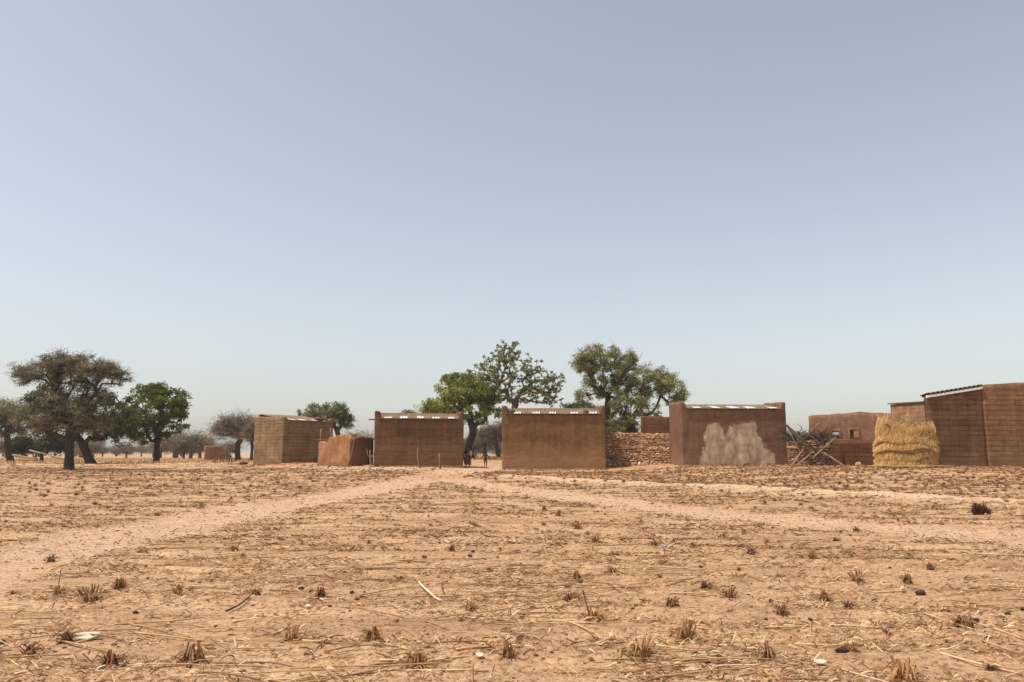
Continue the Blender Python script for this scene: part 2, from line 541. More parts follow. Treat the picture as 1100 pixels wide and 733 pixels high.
nt.links.new(hs.outputs[0], tn.inputs[6]); nt.links.new(tn.outputs[2], bg.inputs[0])
bg.inputs[1].default_value = 0.138
vs = scene.view_settings
vs.view_transform = 'Standard'; vs.look = 'None'; vs.exposure = 0.20; vs.gamma = 1; vs.use_curve_mapping = False

# ------------------------------------------------------------------ ground sheet (ground + path share one seamless grid)
def graded(a, d0, g, end):
    out = [a]; d = d0
    while out[-1] < end:
        out.append(out[-1] + d); d *= g
    return out


half = graded(0.0, 0.05, 1.004, 12.0)
half = half[:-1] + graded(half[-1], half[-1] - half[-2], 1.022, 60.0)
half = half[:-1] + graded(half[-1], half[-1] - half[-2], 1.22, 5000.0)
xs = np.array([-v for v in half[:0:-1]] + half)
ys = graded(3.4, 0.035, 1.0052, 30.0)
ys = ys[:-1] + graded(ys[-1], ys[-1] - ys[-2], 1.006, 62.0)
ys = ys[:-1] + graded(ys[-1], ys[-1] - ys[-2], 1.12, 6500.0)
back = [3.4 - v for v in graded(0.05, 0.12, 1.12, 300.0)][::-1]
ys = np.array(back + ys)
XX, YY = np.meshgrid(xs, ys)
ZZ = H(XX, YY)
PM = path_mask(XX, YY)
pale = bund_w(XX, YY) * 0.9
for (a, b, sx_, sy_, wt) in [(375, 504, 2.8, 1.0, .9), (430, 506, 3.5, 1.2, .5), (560, 512, 3.0, 2.0, .6), (330, 503, 3, 1.2, .5), (960, 512, 3, .6, .4)]:
    c = G0(a, b)
    pale = np.maximum(pale, wt * np.exp(-((XX - c[0]) / sx_) ** 2 - ((YY - c[1]) / sy_) ** 2))
red = mound_w(XX, YY) * 1.0
for (a, b, sx_, sy_, wt) in [(490, 511, 3.0, 3.0, .45), (1080, 507, 2.5, 1.2, .5), (690, 502, 3.0, .9, .5)]:
    c = G0(a, b)
    red = np.maximum(red, wt * np.exp(-((XX - c[0]) / sx_) ** 2 - ((YY - c[1]) / sy_) ** 2))
V = np.stack([XX.ravel(), YY.ravel(), ZZ.ravel()], 1)
ny, nx = XX.shape
idx = np.arange(ny * nx).reshape(ny, nx)
Q = np.stack([idx[:-1, :-1].ravel(), idx[:-1, 1:].ravel(), idx[1:, 1:].ravel(), idx[1:, :-1].ravel()], 1)
colr = np.stack([PM.ravel(), pale.ravel(), np.clip(red.ravel(), 0, 1)], 1)
isp = (PM.ravel()[Q].mean(1) > 0.5)


def sub(V, Q, C):
    u, inv = np.unique(Q.ravel(), return_inverse=True)
    return V[u], inv.reshape(Q.shape), C[u]


v_, q_, c_ = sub(V, Q[~isp], colr)
tag(link('ground', mesh_np('ground', v_, q_, c_, True, 'soil'), M['soil']), kind='structure')
v_, q_, c_ = sub(V, Q[isp], colr)
tag(link('path', mesh_np('path', v_, q_, c_, True, 'soil'), M['soil']), kind='structure')


# ------------------------------------------------------------------ houses
def solve_front(pxl, pxr, Y, a):
    """left corner point, and width along direction a so that the right corner falls at pxr"""
    k = 1.0106
    x0 = (pxl - 550) / F * Y / k; t = (pxr - 550) / F / k
    c, s_ = math.cos(a), math.sin(a)
    W = (t * Y - x0) / (c - t * s_)
    return x0, W


def corrugated(name, x0, x1, y0, y1, zf, zr, mat, parent, per=0.15, amp=0.018, lift=0.0):
    nxs = max(4, int((x1 - x0) / per * 4)); V = []; Qs = []
    tt = 0.004
    for side in (0, 1):
        for i in range(nxs + 1):
            x = x0 + (x1 - x0) * i / nxs
            w_ = amp * max(-0.6, min(0.6, math.sin(2 * math.pi * x / per))) / 0.6
            V.append((x, y0, zf + w_ + lift - side * tt)); V.append((x, y1, zr + w_ + lift - side * tt))
    m = 2 * (nxs + 1)
    for i in range(nxs):
        a = 2 * i
        Qs.append((a, a + 2, a + 3, a + 1))
        Qs.append((m + a, m + a + 1, m + a + 3, m + a + 2))
        Qs.append((a, m + a, m + a + 2, a + 2)); Qs.append((a + 1, a + 3, m + a + 3, m + a + 1))
    return link(name, mesh_np(name, V, Qs), mat, parent)


def house(name, label, pxl, pxr, pyb, Y, a, depth, py_roof, py_par, mat, patches=5, rise=0.45, left_far=None, patch_poly=None,
          weights=(), lintel=False, seed=1):
    x0, W = solve_front(pxl, pxr, Y, a)
    z0 = P(pxl, pyb, Y).z
    e = empty(name, (x0, Y, z0), a)
    tag(e, label, 'house')
    xf, yf = x0 + W / 2 * math.cos(a), Y + W / 2 * math.sin(a)
    zr = P((pxl + pxr) / 2, py_roof, yf).z - z0         # height of the eave
    zp = P(pxl, py_par, Y).z - z0                       # height of the side parapets
    t = 0.22
    bm = bmesh.new()
    base = -0.35
    par = lambda x, y: zp + (0.02 if y < 1 else 0.0) + 0.35 * rise * max(0, y - .4) / depth
    # side walls stand slightly proud of the front
    box_bm(bm, (0.01, 0.1, base), (t, depth, zp), 0.16, 0.03, 0.016, par, seed)
    box_bm(bm, (W - t, 0.1, base), (W - 0.01, depth, zp), 0.16, 0.03, 0.016, par, seed + 3)
    box_bm(bm, (t - 0.06, depth - t, base), (W - t + 0.06, depth - 0.03, zr + rise), 0.3, 0.04, 0.012, None, seed + 5)
    def ftop(x, y):
        k = max(1 - max(0, x - t * .8) / .16, 1 - max(0, W - x - t * .8) / .16, 0)
        return zr - 0.02 + (zp + .02 - zr) * min(1, k) + .03 * mn.noise(Vector((x * 2.3, seed, 0)))
    box_bm(bm, (0, 0, base), (W, t, zp), 0.07, 0.035, 0.026, ftop, seed + 7)
    me = from_bm('wall', bm, True)
    if patch_poly:
        # outline of the place where the outer render has dropped off
        pts = []
        for (a_, b_) in patch_poly:
            q = P(a_, b_, Y + .05)
            pts.append(((q.x - x0) / math.cos(a), q.z - z0))
        at = me.color_attributes.new('patch', 'FLOAT_COLOR', 'POINT')
        n = len(pts)
        for i, v in enumerate(me.vertices):
            x, y, z = v.co
            val = 0.0
            if y < t * 0.6:
                inside = False; dmin = 9
                for k in range(n):
                    (ax, az), (bx, bz) = pts[k], pts[(k + 1) % n]
                    if (az > z) != (bz > z) and x < (bx - ax) * (z - az) / (bz - az) + ax: inside = not inside
                    tt = max(0, min(1, ((x - ax) * (bx - ax) + (z - az) * (bz - az)) / ((bx - ax) ** 2 + (bz - az) ** 2)))
                    dmin = min(dmin, math.hypot(x - ax - tt * (bx - ax), z - az - tt * (bz - az)))
                sdist = dmin if inside else -dmin
                val = min(1, max(0, 0.5 + sdist / 0.7))
            at.data[i].color = (val, val, val, 1)
    link('wall', me, mat, e)
    # a lip of worn earth at the foot
    bm = bmesh.new()
    box_bm(bm, (-0.12, -0.14, base), (W + 0.12, 0.12, 0.05), 0.14, 0.04, 0.05, None, seed + 9)
    link('footing', from_bm('footing', bm, True), mat, e)
    # roof falling towards the front
    yin = 0.0
    rr = corrugated('roof', t - 0.01, W - t + 0.01, -0.10, depth - t + 0.02, zr + 0.0, zr + rise, M['roof'], e)
    n = patches
    span = W - 2 * t
    for i in range(n):
        u0 = t + span * (i + 0.25 + 0.2 * random.random()) / n
        u1 = u0 + span / n * (0.36 + 0.16 * random.random())
        sl = rise / (depth - t + 0.12)
        y0_ = -0.11; y1_ = 0.55 + 0.5 * random.random()
        corrugated('roof_sheet', u0, min(u1, W - t - 0.02), y0_, y1_, zr + 0.03, zr + 0.03 + sl * (y1_ - y0_), M['zinc'], rr)
    for (u, s_) in weights:
        sl = rise / depth
        o = link('roof_weight', rock_mesh('roof_weight', .14 * s_, .2 * s_, .13 * s_, int(u * 99)), M['wood'], rr)
        o.location = (t + span * u, .3, zr + .1 + sl * .3)
    if lintel:
        bm = bmesh.new()
        tube_bm(bm, [(-0.34, 0.13, zr - 0.05), (W * .3, 0.12, zr - 0.05)], [0.035, 0.045])
        link('roof_pole', from_bm('roof_pole', bm, True), M['wooddark'], e)
    # ends of the roof poles showing under the eave
    return e, W, z0, zr, zp


house('block_house', 'mud block house seen at its corner, left of the orange wall',
      303.5, 357, 500.5, 48, R(45), 3.85, 452.5, 448, M['mudA'], patches=4, rise=0.5, weights=((.75, 1.5), (.9, 1.8)), seed=2)
house('mud_house', 'dark plastered mud house behind the two thin posts, left of the gap with people',
      401.5, 498, 501.5, 43.5, R(8), 3.4, 450.0, 441.5, M['mudB1'], patches=5, rise=0.48, lintel=True, seed=11)
house('mud_house', 'plain brown plastered mud house right of the gap, middle of the three low houses',
      539, 651, 505, 43, R(-1.5), 3.4, 444.8, 436, M['mudB2'], patches=5, rise=0.50, weights=((.06, 1.2), (.84, 1.0)), seed=21)
house('mud_house', 'mud house with a large pale patch of fallen plaster beside the pile of poles',
      733, 846.5, 501, 41.5, R(4), 2.45, 439.2, 431.5, M['mudC'], patches=5, rise=0.36, seed=31,
      patch_poly=[(751, 500), (752, 492), (757, 478), (757, 466), (762, 455), (772, 453), (777, 462), (780, 468), (783, 458), (795, 455),
                  (805, 453), (816, 452), (814, 464), (822, 475), (828, 483), (834, 487), (836, 500)])


# ------------------------------------------------------------------ free-standing walls
def wall_obj(name, label, cat, pl, pr, t, mat, top_amp=0.03, group=None, seed=1, res=0.16, tops=None, base=-0.3, r=0.05, amp=0.02, cap=None):
    """wall running from pl=(px,pybase,Y,pytop) to pr"""
    a = P(pl[0], pl[1], pl[2]); b = P(pr[0], pr[1], pr[2])
    ha = P(pl[0], pl[3], pl[2]).z - a.z; hb = P(pr[0], pr[3], pr[2]).z - a.z
    L = math.hypot(b.x - a.x, b.y - a.y)
    rz = math.atan2(b.y - a.y, b.x - a.x)
    e = empty(name, a, rz)
    tag(e, label, cat, group)
    def top(x, y):
        f = x / L
        z = ha + (hb - ha) * f
        if tops: z = np.interp(f, [q[0] for q in tops], [q[1] for q in tops])
        return float(z) + top_amp * mn.noise(Vector((x * 1.9 + seed, 0.3, 0))) * 2 + top_amp * .6 * mn.noise(Vector((x * 6 + seed, 0.9, 0)))
    bm = bmesh.new()
    box_bm(bm, (0, 0, base), (L, t, max(ha, hb)), res, r, amp, top, seed)
    link('wall', from_bm('wall', bm, True), mat, e)
    return e, L, ha, hb


# orange low wall of two runs meeting at a corner
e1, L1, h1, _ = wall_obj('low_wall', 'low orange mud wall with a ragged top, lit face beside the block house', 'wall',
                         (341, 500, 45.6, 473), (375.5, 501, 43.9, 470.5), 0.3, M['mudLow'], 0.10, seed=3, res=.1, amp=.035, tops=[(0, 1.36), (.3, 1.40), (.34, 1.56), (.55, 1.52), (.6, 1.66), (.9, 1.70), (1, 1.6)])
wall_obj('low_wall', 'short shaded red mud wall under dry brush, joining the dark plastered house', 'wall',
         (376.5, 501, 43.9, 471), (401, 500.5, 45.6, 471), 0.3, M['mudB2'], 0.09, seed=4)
# far wall pieces
wall_obj('far_wall', 'small pale mud wall far off behind the leaning branches, left', 'wall', (220, 491.5, 86, 479.5), (247, 491, 88, 479.5), 0.3, M['mudPale'], seed=5)
wall_obj('mud_wall', 'ruined mud wall piece showing behind the stone wall, under the tree', 'wall', (689, 490, 50, 448.5), (722, 490, 49, 446.5), 0.35, M['mudDark'], 0.10, seed=6)
wall_obj('mud_wall', 'low dark mud wall with rounded end between the rubble wall and the straw stack', 'wall',
         (893, 499.5, 38.8, 471), (945.5, 500.5, 38.2, 473), 0.35, M['mudDark'], 0.03, seed=7, r=0.16)
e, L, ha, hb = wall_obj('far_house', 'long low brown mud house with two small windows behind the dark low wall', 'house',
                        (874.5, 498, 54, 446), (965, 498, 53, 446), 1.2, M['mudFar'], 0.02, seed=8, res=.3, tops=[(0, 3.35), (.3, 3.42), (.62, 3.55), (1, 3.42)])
for (pa, pb, pt, pd, kind) in [(893, 460.5, 902.5, 470.5, 0), (911.5, 459.5, 921.5, 470.5, 1)]:
    q0 = P(pa, pd, 53.6); q1 = P(pt, pb, 53.6)
    loc = e.location
    ca, sa = math.cos(-e.rotation_euler.z), math.sin(-e.rotation_euler.z)
    fx = lambda q: ((q.x - loc.x) * ca - (q.y - loc.y) * sa)
    x0, x1 = fx(q0), fx(q1); z0, z1 = q0.z - loc.z, q1.z - loc.z
    bm = bmesh.new(); f = 0.09
    box_bm(bm, (x0, -0.12, z1 - f * 1.6), (x1, 0.05, z1), 1, .01, 0)
    box_bm(bm, (x0, -0.10, z0), (x0 + f, 0.05, z1 - f * 1.6), 1, .01, 0)
    box_bm(bm, (x1 - f, -0.10, z0), (x1, 0.05, z1 - f * 1.6), 1, .01, 0)
    wo = link('window', from_bm('window', bm), M['mudPale'], e)
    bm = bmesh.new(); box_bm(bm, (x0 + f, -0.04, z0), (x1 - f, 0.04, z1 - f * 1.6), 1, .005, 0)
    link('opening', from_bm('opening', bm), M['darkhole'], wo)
    bm = bmesh.new()
    if kind == 0:
        box_bm(bm, (x0 + f + .03, -0.09, z0 + .2), (x1 - f - .03, -0.05, z0 + .42), 1, .005, 0)
    else:
        box_bm(bm, (x0 + .32, -0.09, z0), (x1 - f, -0.05, z1 - f * 2), 1, .005, 0)
    link('shutter', from_bm('shutter', bm), M['bluepaint'] if kind == 0 else M['mudPale'], wo)
# ------------------------------------------------------------------ big block house on the right
A = P(1002, 501.5, 34)
ang = R(5)
e = empty('block_house', A, ang)
tag(e, 'large mud brick house at the right edge, white strip under its roof', 'house')
Wt = 10.0
hL = P(994.5, 426, 34).z - A.z
def rh(px, py):
    x0_, W_ = solve_front(1002, px, 34, ang)
    yy = 34 + W_ * math.sin(ang)
    return W_, P(px, py, yy).z - A.z
w1, z1 = rh(1062, 416.5)
w2, z2 = rh(1100, 411)
fall = lambda x: np.interp(x, [0, w1, w2, Wt], [hL, z1 - .02, z2, z2 + .3])
bm = bmesh.new()
box_bm(bm, (0, 0, -0.4), (w1, 0.3, 3), .16, .04, .014, lambda x, y: float(fall(x)), 41)
box_bm(bm, (0.2, 2.6, -0.4), (Wt, 2.9, 3), .3, .04, .014, lambda x, y: float(hL) - .45, 43)
link('wall', from_bm('wall', bm, True), M['brickR'], e)
zs0 = P(994, 432.5, 34).z - A.z
bm = bmesh.new()
box_bm(bm, (0.012, 0.25, -0.4), (0.3, 2.92, 3), .16, .03, .02, lambda x, y: zs0 + .03 * y, 42)
link('side_wall', from_bm('side_wall', bm, True), M['mudPale'], e)  # paler than the front: sunlight on this side is painted into the colour
bm = bmesh.new()
box_bm(bm, (-0.06, 0.28, 0), (2.0, 3.02, 1), .3, .01, 0.0, None, 46, lambda p: Vector((p.x, p.y, zs0 + .03 * p.y + .01 + .06 * p.z)))
link('low_roof', from_bm('low_roof', bm), M['roof'], e)
bm = bmesh.new()
box_bm(bm, (w1 - .02, -0.03, -0.4), (Wt, 0.32, 3), .16, .04, .014, lambda x, y: float(np.interp(x, [w1, w2, Wt], [z1 + .12, z2, z2 + .3])), 44)
box_bm(bm, (Wt - .3, 0.25, -0.4), (Wt - .02, 2.95, 3), .3, .04, .014, lambda x, y: float(z2 + .2), 45)
link('wall', from_bm('wall', bm, True), M['brickR2'], e)
# white eave strip and ribbed roof edge above it
bm = bmesh.new()
def slope(x): return float(np.interp(x, [0, w1], [hL, z1]))
box_bm(bm, (-0.08, -0.09, 0), (w1 - .03, -0.015, 1), .4, .004, 0, None, 1,
       lambda p: Vector((p.x, p.y, slope(p.x) + .0 + p.z * 0.10 - .06)))
link('eave_strip', from_bm('eave_strip', bm), M['white'], e)
V = []; Qs = []
nn = 96
for i in range(nn + 1):
    x = -0.02 + (w1 - .03) * i / nn
    ph = (i % 8)
    w_ = 0.13 if ph in (0, 1, 2, 3) else 0.05
    for yy, dz in ((-0.10, 0.0), (.5, -0.08), (-0.10, -0.03), (.5, -0.11)):
        V.append((x, yy, slope(x) + 0.03 + w_ + dz))
for i in range(nn):
    a = 4 * i; b = a + 4
    Qs += [(a, b, b + 1, a + 1), (a + 2, a + 3, b + 3, b + 2), (a, a + 2, b + 2, b), (a + 1, b + 1, b + 3, a + 3)]
link('roof', mesh_np('roof', V, Qs), M['wooddark'], e)


# ------------------------------------------------------------------ dry-stone walls
def stone_wall(name, label, pl, pr, t, mats, seed, gap_top=0.0, size=(0.26, 0.10)):
    a = P(pl[0], pl[1], pl[2]); b = P(pr[0], pr[1], pr[2])
    ha = P(pl[0], pl[3], pl[2]).z - a.z; hb = P(pr[0], pr[3], pr[2]).z - a.z
    L = math.hypot(b.x - a.x, b.y - a.y)
    e = empty(name, a, math.atan2(b.y - a.y, b.x - a.x))
    tag(e, label, 'wall')
    bm = bmesh.new()
    topf = lambda x, y: ha + (hb - ha) * x / L - .05 - gap_top * abs(mn.noise(Vector((x * 1.5, seed, 0))))
    box_bm(bm, (0.03, 0.05, -0.3), (L - .03, t - .05, 1), .2, .03, .02, topf, seed)
    link('mortar', from_bm('mortar', bm, True), M['mortar'], e)
    rs = random.Random(seed)
    bm = bmesh.new()
    for face in (0, 1):
        z = -0.1; row = 0
        while z < max(ha, hb):
            hh = size[1] * rs.choice([.6, .8, 1, 1.5]) * rs.uniform(.85, 1.15); x = rs.uniform(-.1, 0.05)
            while x < L:
                ww = size[0] * rs.choice([.45, .7, 1, 1.3, 2.1]) * rs.uniform(.8, 1.2)
                zc = z + hh / 2 + rs.uniform(-.02, .02) + 0.02 * math.sin(x * 2 + row)
                if zc < topf(x + ww / 2, 0) + .06:
                    mtx = Matrix.Translation((min(max(x + ww / 2, ww * .4), L - ww * .4), (0.02 if face == 0 else t - 0.02) + rs.uniform(-.015, .02), zc)) @ \
                          Matrix.Rotation(rs.uniform(-.12, .12), 4, 'Y') @ Matrix.Rotation(rs.uniform(-.15, .15), 4, 'Z')
                    res = bmesh.ops.create_icosphere(bm, subdivisions=1, radius=1)
                    sd_ = rs.uniform(0, 99); mi = rs.choice([0, 0, 0, 1])
                    for v in res['verts']:
                        c = v.co.copy()
                        c = Vector([math.copysign(abs(q) ** 0.42, q) for q in c])
                        k = 1 + .28 * mn.noise(c * 1.4 + Vector((sd_, 0, 0)))
                        v.co = mtx @ Vector((c.x * ww * .47 * k, c.y * .085 * k, c.z * hh * .44 * k))
                        for f_ in v.link_faces: f_.material_index = mi
                x += ww
            z += hh; row += 1
    link('stones', from_bm('stones', bm), mats, e)
    return e


stone_wall('stone_wall', 'orange laterite stone wall between the brown house and the patched house',
           (689, 499.5, 44.6, 466), (733.5, 499.2, 44.2, 466), 0.4, [M['stone'], M['stone2']], 5, size=(.2, .075))
stone_wall('stone_wall', 'older darker end of the stone wall, against the brown house',
           (649, 499.5, 44.9, 464.5), (690, 499.5, 44.62, 465.5), 0.4, [M['stone2'], M['stone']], 6, size=(.2, .08))
stone_wall('rubble_wall', 'crumbling flat-stone wall behind the pile of poles',
           (846, 500.0, 40.2, 473), (893, 499.6, 39.2, 475), 0.4, [M['stone3'], M['stone2']], 8, gap_top=.35, size=(0.3, 0.11))


# ------------------------------------------------------------------ wood: poles, posts, brush
def pole(name, p0, p1, r0, r1, mat, label, cat='pole', group=None, bend=0.05, seed=0, fork=False):
    p0 = Vector(p0); p1 = Vector(p1)
    d = p1 - p0; n = 8
    rs = random.Random(seed)
    bm = bmesh.new(); pts = []; rad = []
    off = Vector((rs.uniform(-1, 1), rs.uniform(-1, 1), rs.uniform(-.5, .5))) * bend * d.length
    for i in range(n + 1):
        t = i / n
        w = mn.noise_vector(Vector((seed * 3.1, t * 4, 0))) * 0.02 * d.length
        pts.append(d * t + off * math.sin(math.pi * t) + w * math.sin(math.pi * t)); rad.append(r0 + (r1 - r0) * t)
    tube_bm(bm, pts, rad, 7)
    if fork:
        k = pts[5]
        for sgn in (-1, 1):
            tube_bm(bm, [k, k + Vector((sgn * .16 * d.length, 0.02, .14 * d.length)), k + Vector((sgn * .2 * d.length, 0.02, .42 * d.length))], [r1, r1 * .8, r1 * .5], 6)
    o = link(name, from_bm(name, bm, True), mat)
    o.location = p0
    return tag(o, label, cat, group)


def gpole(name, a, ya, b, yb, r0, r1, mat, label, **kw):
    return pole(name, P(a[0], a[1], ya), P(b[0], b[1], yb), r0, r1, mat, label, **kw)


YP = 38.5
stk = [((845, 457), (891, 500), 40.0, 38.2, .09, .07, 'wooddark', 'thick dark pole leaning from the patched house down to the right'),
       ((847, 461), (878, 487), 39.9, 38.6, .07, .05, 'wooddark', 'second dark pole just under the thick leaning one'),
       ((850, 501), (864.5, 480), 37.6, 38.6, .05, .04, 'woodpale', 'pale pole propped at the left foot of the pile'),
       ((855, 501), (874, 485), 37.7, 38.6, .045, .035, 'woodpale', 'pale pole low on the pile, crossing to the right'),
       ((872, 457), (886, 478), 39.6, 38.8, .07, .05, 'wooddark', 'dark short pole standing out at the top of the pile'),
       ((880, 454.5), (866, 470), 38.7, 39.3, .04, .05, 'woodpale', 'pale stick pointing up right at the top of the pile'),
       ((874, 491), (898, 470), 38.0, 38.5, .05, .04, 'woodpale', 'pale branch crossing the dark poles on the right'),
       ((885, 487), (907, 500.5), 38.6, 37.7, .05, .04, 'woodpale', 'pale pole running down to the dark low wall')]
for i, (a, b, ya, yb, r0, r1, m, lab) in enumerate(stk):
    gpole('wooden_pole', a, ya, b, yb, r0 * .8, r1 * .8, M[m], lab, group='poles piled against the rubble wall', seed=i, bend=.02)
rs = random.Random(4)
for i in range(16):
    x0 = rs.uniform(847, 878); x1 = x0 + rs.uniform(10, 26)
    y0 = rs.uniform(462, 484); y1 = min(500, y0 + rs.uniform(4, 26))
    if rs.random() < .3: y0, y1 = y1, y0
    gpole('wooden_pole', (x0, y0), rs.uniform(38.6, 39.6), (x1, y1), rs.uniform(38.0, 38.9), .035, .022, M[rs.choice(['wood', 'wooddark', 'wooddark'])],
          'thin grey brown pole tangled in the middle of the pile', group='thin poles tangled in the pile', seed=20 + i, bend=.05)

# forked branch and two thin posts by the dark house
gp = G(399, 502)
pole('forked_post', gp + Vector((0, 0, -.1)), gp + Vector((-.1, 0, .95)), .05, .03, M['woodpale'], 'pale forked branch standing at the left corner of the dark house', cat='post', fork=True, seed=3)
for (a, b, hgt, lab, ln) in [(451, 503.5, 1.08, 'thin pale post, the taller of two in front of the dark house', -.12), (472.5, 504, .85, 'thin leaning post, the shorter of two in front of the dark house', -.05)]:
    gp = G(a, b)
    pole('post', gp + Vector((0, 0, -.1)), gp + Vector((ln, 0.05, hgt)), .042, .022, M['woodpale'], lab, cat='post', seed=a)
    pole('stake', gp + Vector((.06, -.02, -.1)), gp + Vector((0, 0.05, .34)), .06, .04, M['wood'], 'stub of wood wedged at the foot of ' + ('the taller thin post' if a == 451 else 'the shorter thin post'), cat='stake', seed=a + 1)
for (a, pt, lab) in [(345.5, 461, 'pale pole standing behind the orange wall, left of two'), (354.5, 460, 'pale pole standing behind the orange wall, right of two')]:
    gpole('standing_pole', (a, 497), 46.7, (a - .5 + (a > 350) * 1, pt), 46.7, .05, .03, M['woodpale'], lab, cat='pole', seed=a)
gpole('wooden_pole', (374.5, 501), 43.6, (381, 470), 43.8, .06, .05, M['wood'], 'brown pole leaning on the corner of the orange wall', seed=77)
# branches leaning together, far left
apex = P(243, 483.5, 56)
for i, (px, r_) in enumerate([(228, .07), (236, .045), (239, .045), (243, .04), (246, .045), (250, .05), (253, .04)]):
    f = P(px, 498.2 - (i % 3) * .8, 55 + (i % 3) * .9)
    f.z = hz(f.x, f.y) - .05
    pole('leaning_branch', f, apex + Vector((rs.uniform(-.25, .25), rs.uniform(-.2, .2), rs.uniform(0, .5))), r_, r_ * .6, M['wood'],
         'grey branch leaning in the tepee-like heap left of the block house' if i else 'longest slanting pole at the left of the tepee-like heap',
         cat='branch', group='branches leaning together far left' if i else None, seed=50 + i)


def brush(name, label, centre, L, W, Hh, n, colA, colB, cat='brushwood', th=0.012, up=0.2, seed=1):
    r = np.random.default_rng(seed)
    bm = bmesh.new()
    cols = []
    for i in range(n):
        p = Vector((r.uniform(-L / 2, L / 2), r.uniform(-W / 2, W / 2), r.uniform(0, Hh * .5)))
        a = r.uniform(0, 2 * math.pi); l = r.uniform(.3, .9) * min(L, 1.2)
        d = Vector((math.cos(a), math.sin(a) * W / L, r.uniform(-.2, 1) * up)).normalized() * l
        q = p + d; m = (p + q) / 2 + Vector((0, 0, r.uniform(0, .1)))
        tube_bm(bm, [p, m, q], [th, th * .8, th * .4], 4)
    me = from_bm(name, bm)
    a = me.color_attributes.new('tint', 'FLOAT_COLOR', 'POINT')
    for i, v in enumerate(me.vertices):
        f = _hash(np.int64(i // 12), np.int64(3), seed)
        a.data[i].color = tuple(colA[k] * (1 - f) + colB[k] * f for k in range(3)) + (1,)
    o = link(name, me, M['straw']); o.location = centre
    return tag(o, label, cat)


c = P(388, 471.5, 45.0)
brush('brushwood', 'tangle of dry thorn branches lying on the shaded red wall', c + Vector((0, 0.2, -.05)), 1.5, .8, .5, 90, srgb(120, 84, 60), srgb(176, 140, 106), up=.5, seed=3)
c = P(361, 473.5, 45.3)
brush('brushwood', 'few reddish dry branches lying on the lit orange wall', c + Vector((0, 0.1, -.05)), 1.2, .5, .25, 26, srgb(140, 84, 56), srgb(180, 126, 90), up=.3, seed=5)
c = P(862, 471, 40.4)
brush('brushwood', 'dark brush heap on the rubble wall behind the poles', c + Vector((.35, .3, -.3)), 2.0, .8, .75, 300, srgb(58, 46, 38), srgb(110, 90, 72), up=.7, th=.02, seed=9)


# ------------------------------------------------------------------ straw stack
def blades(name, P0, P1, wdt, colrs, parent=None, mat='straw', bend=None):
    """flat tapering blades, one quad strip of two segments each"""
    P0 = np.asarray(P0); P1 = np.asarray(P1); n = len(P0)
    d = P1 - P0
    rnd = rng.normal(size=(n, 3))
    sidev = np.cross(d, rnd); sidev /= (np.linalg.norm(sidev, axis=1, keepdims=True) + 1e-9)
    wdt = np.broadcast_to(np.asarray(wdt, float), (n,))[:, None]
    mid = (P0 + P1) / 2
    if bend is not None: mid = mid + bend
    V = np.stack([P0 - sidev * wdt / 2, P0 + sidev * wdt / 2, mid + sidev * wdt / 2, mid - sidev * wdt / 2,
                  P1 + sidev * wdt / 3, P1 - sidev * wdt / 3], 1).reshape(-1, 3)
    b = np.arange(n)[:, None] * 6
    Q = np.concatenate([b + np.array([[0, 1, 2, 3]]), b + np.array([[3, 2, 4, 5]])], 0)
    C = np.repeat(np.asarray(colrs), 6, axis=0)
    return link(name, mesh_np(name, V, Q, C), M[mat], parent)


def palette(n, cols, jit=0.12, r=None):
    r = r or rng
    cols = np.array([c[:3] for c in cols])
    c = cols[r.integers(0, len(cols), n)]
    return np.clip(c * (1 + jit * r.normal(size=(n, 1))), 0.003, 1)


sc_ = P(973.5, 501.4, 33.4)
e = empty('straw_stack', sc_); tag(e, 'golden stack of straw bound in wavy rows, leaning on the mud brick house', 'straw stack')
RX, RY, HH = 1.14, .85, 1.35
def prof(z):   # radius factor
    return 1.02 - 0.05 * math.sin(z / HH * 9) * 0.6 + 0.03 * (z / HH) ** 2
bm = bmesh.new()
rings = []
for j in range(19):
    z = -0.15 + (HH + .1) * j / 18
    rings.append([])
    for i in range(56):
        a = 2 * math.pi * i / 56
        r_ = prof(z) * (0.95 + .02 * mn.noise(Vector((math.cos(a) * 3, math.sin(a) * 3, z * 3))))
        rings[-1].append(bm.verts.new((RX * r_ * math.cos(a) + .04 * z, RY * r_ * math.sin(a), z + .03 * math.sin(a * 3))))
for j in range(18):
    for i in range(56):
        bm.faces.new((rings[j][i], rings[j][(i + 1) % 56], rings[j + 1][(i + 1) % 56], rings[j + 1][i]))
bm.faces.new(rings[-1])
link('straw_core', from_bm('straw_core', bm, True), M['strawsolid'], e)
tiers = [(0, .55), (.30, .86), (.66, 1.14), (.96, 1.36), (1.14, 1.66)]
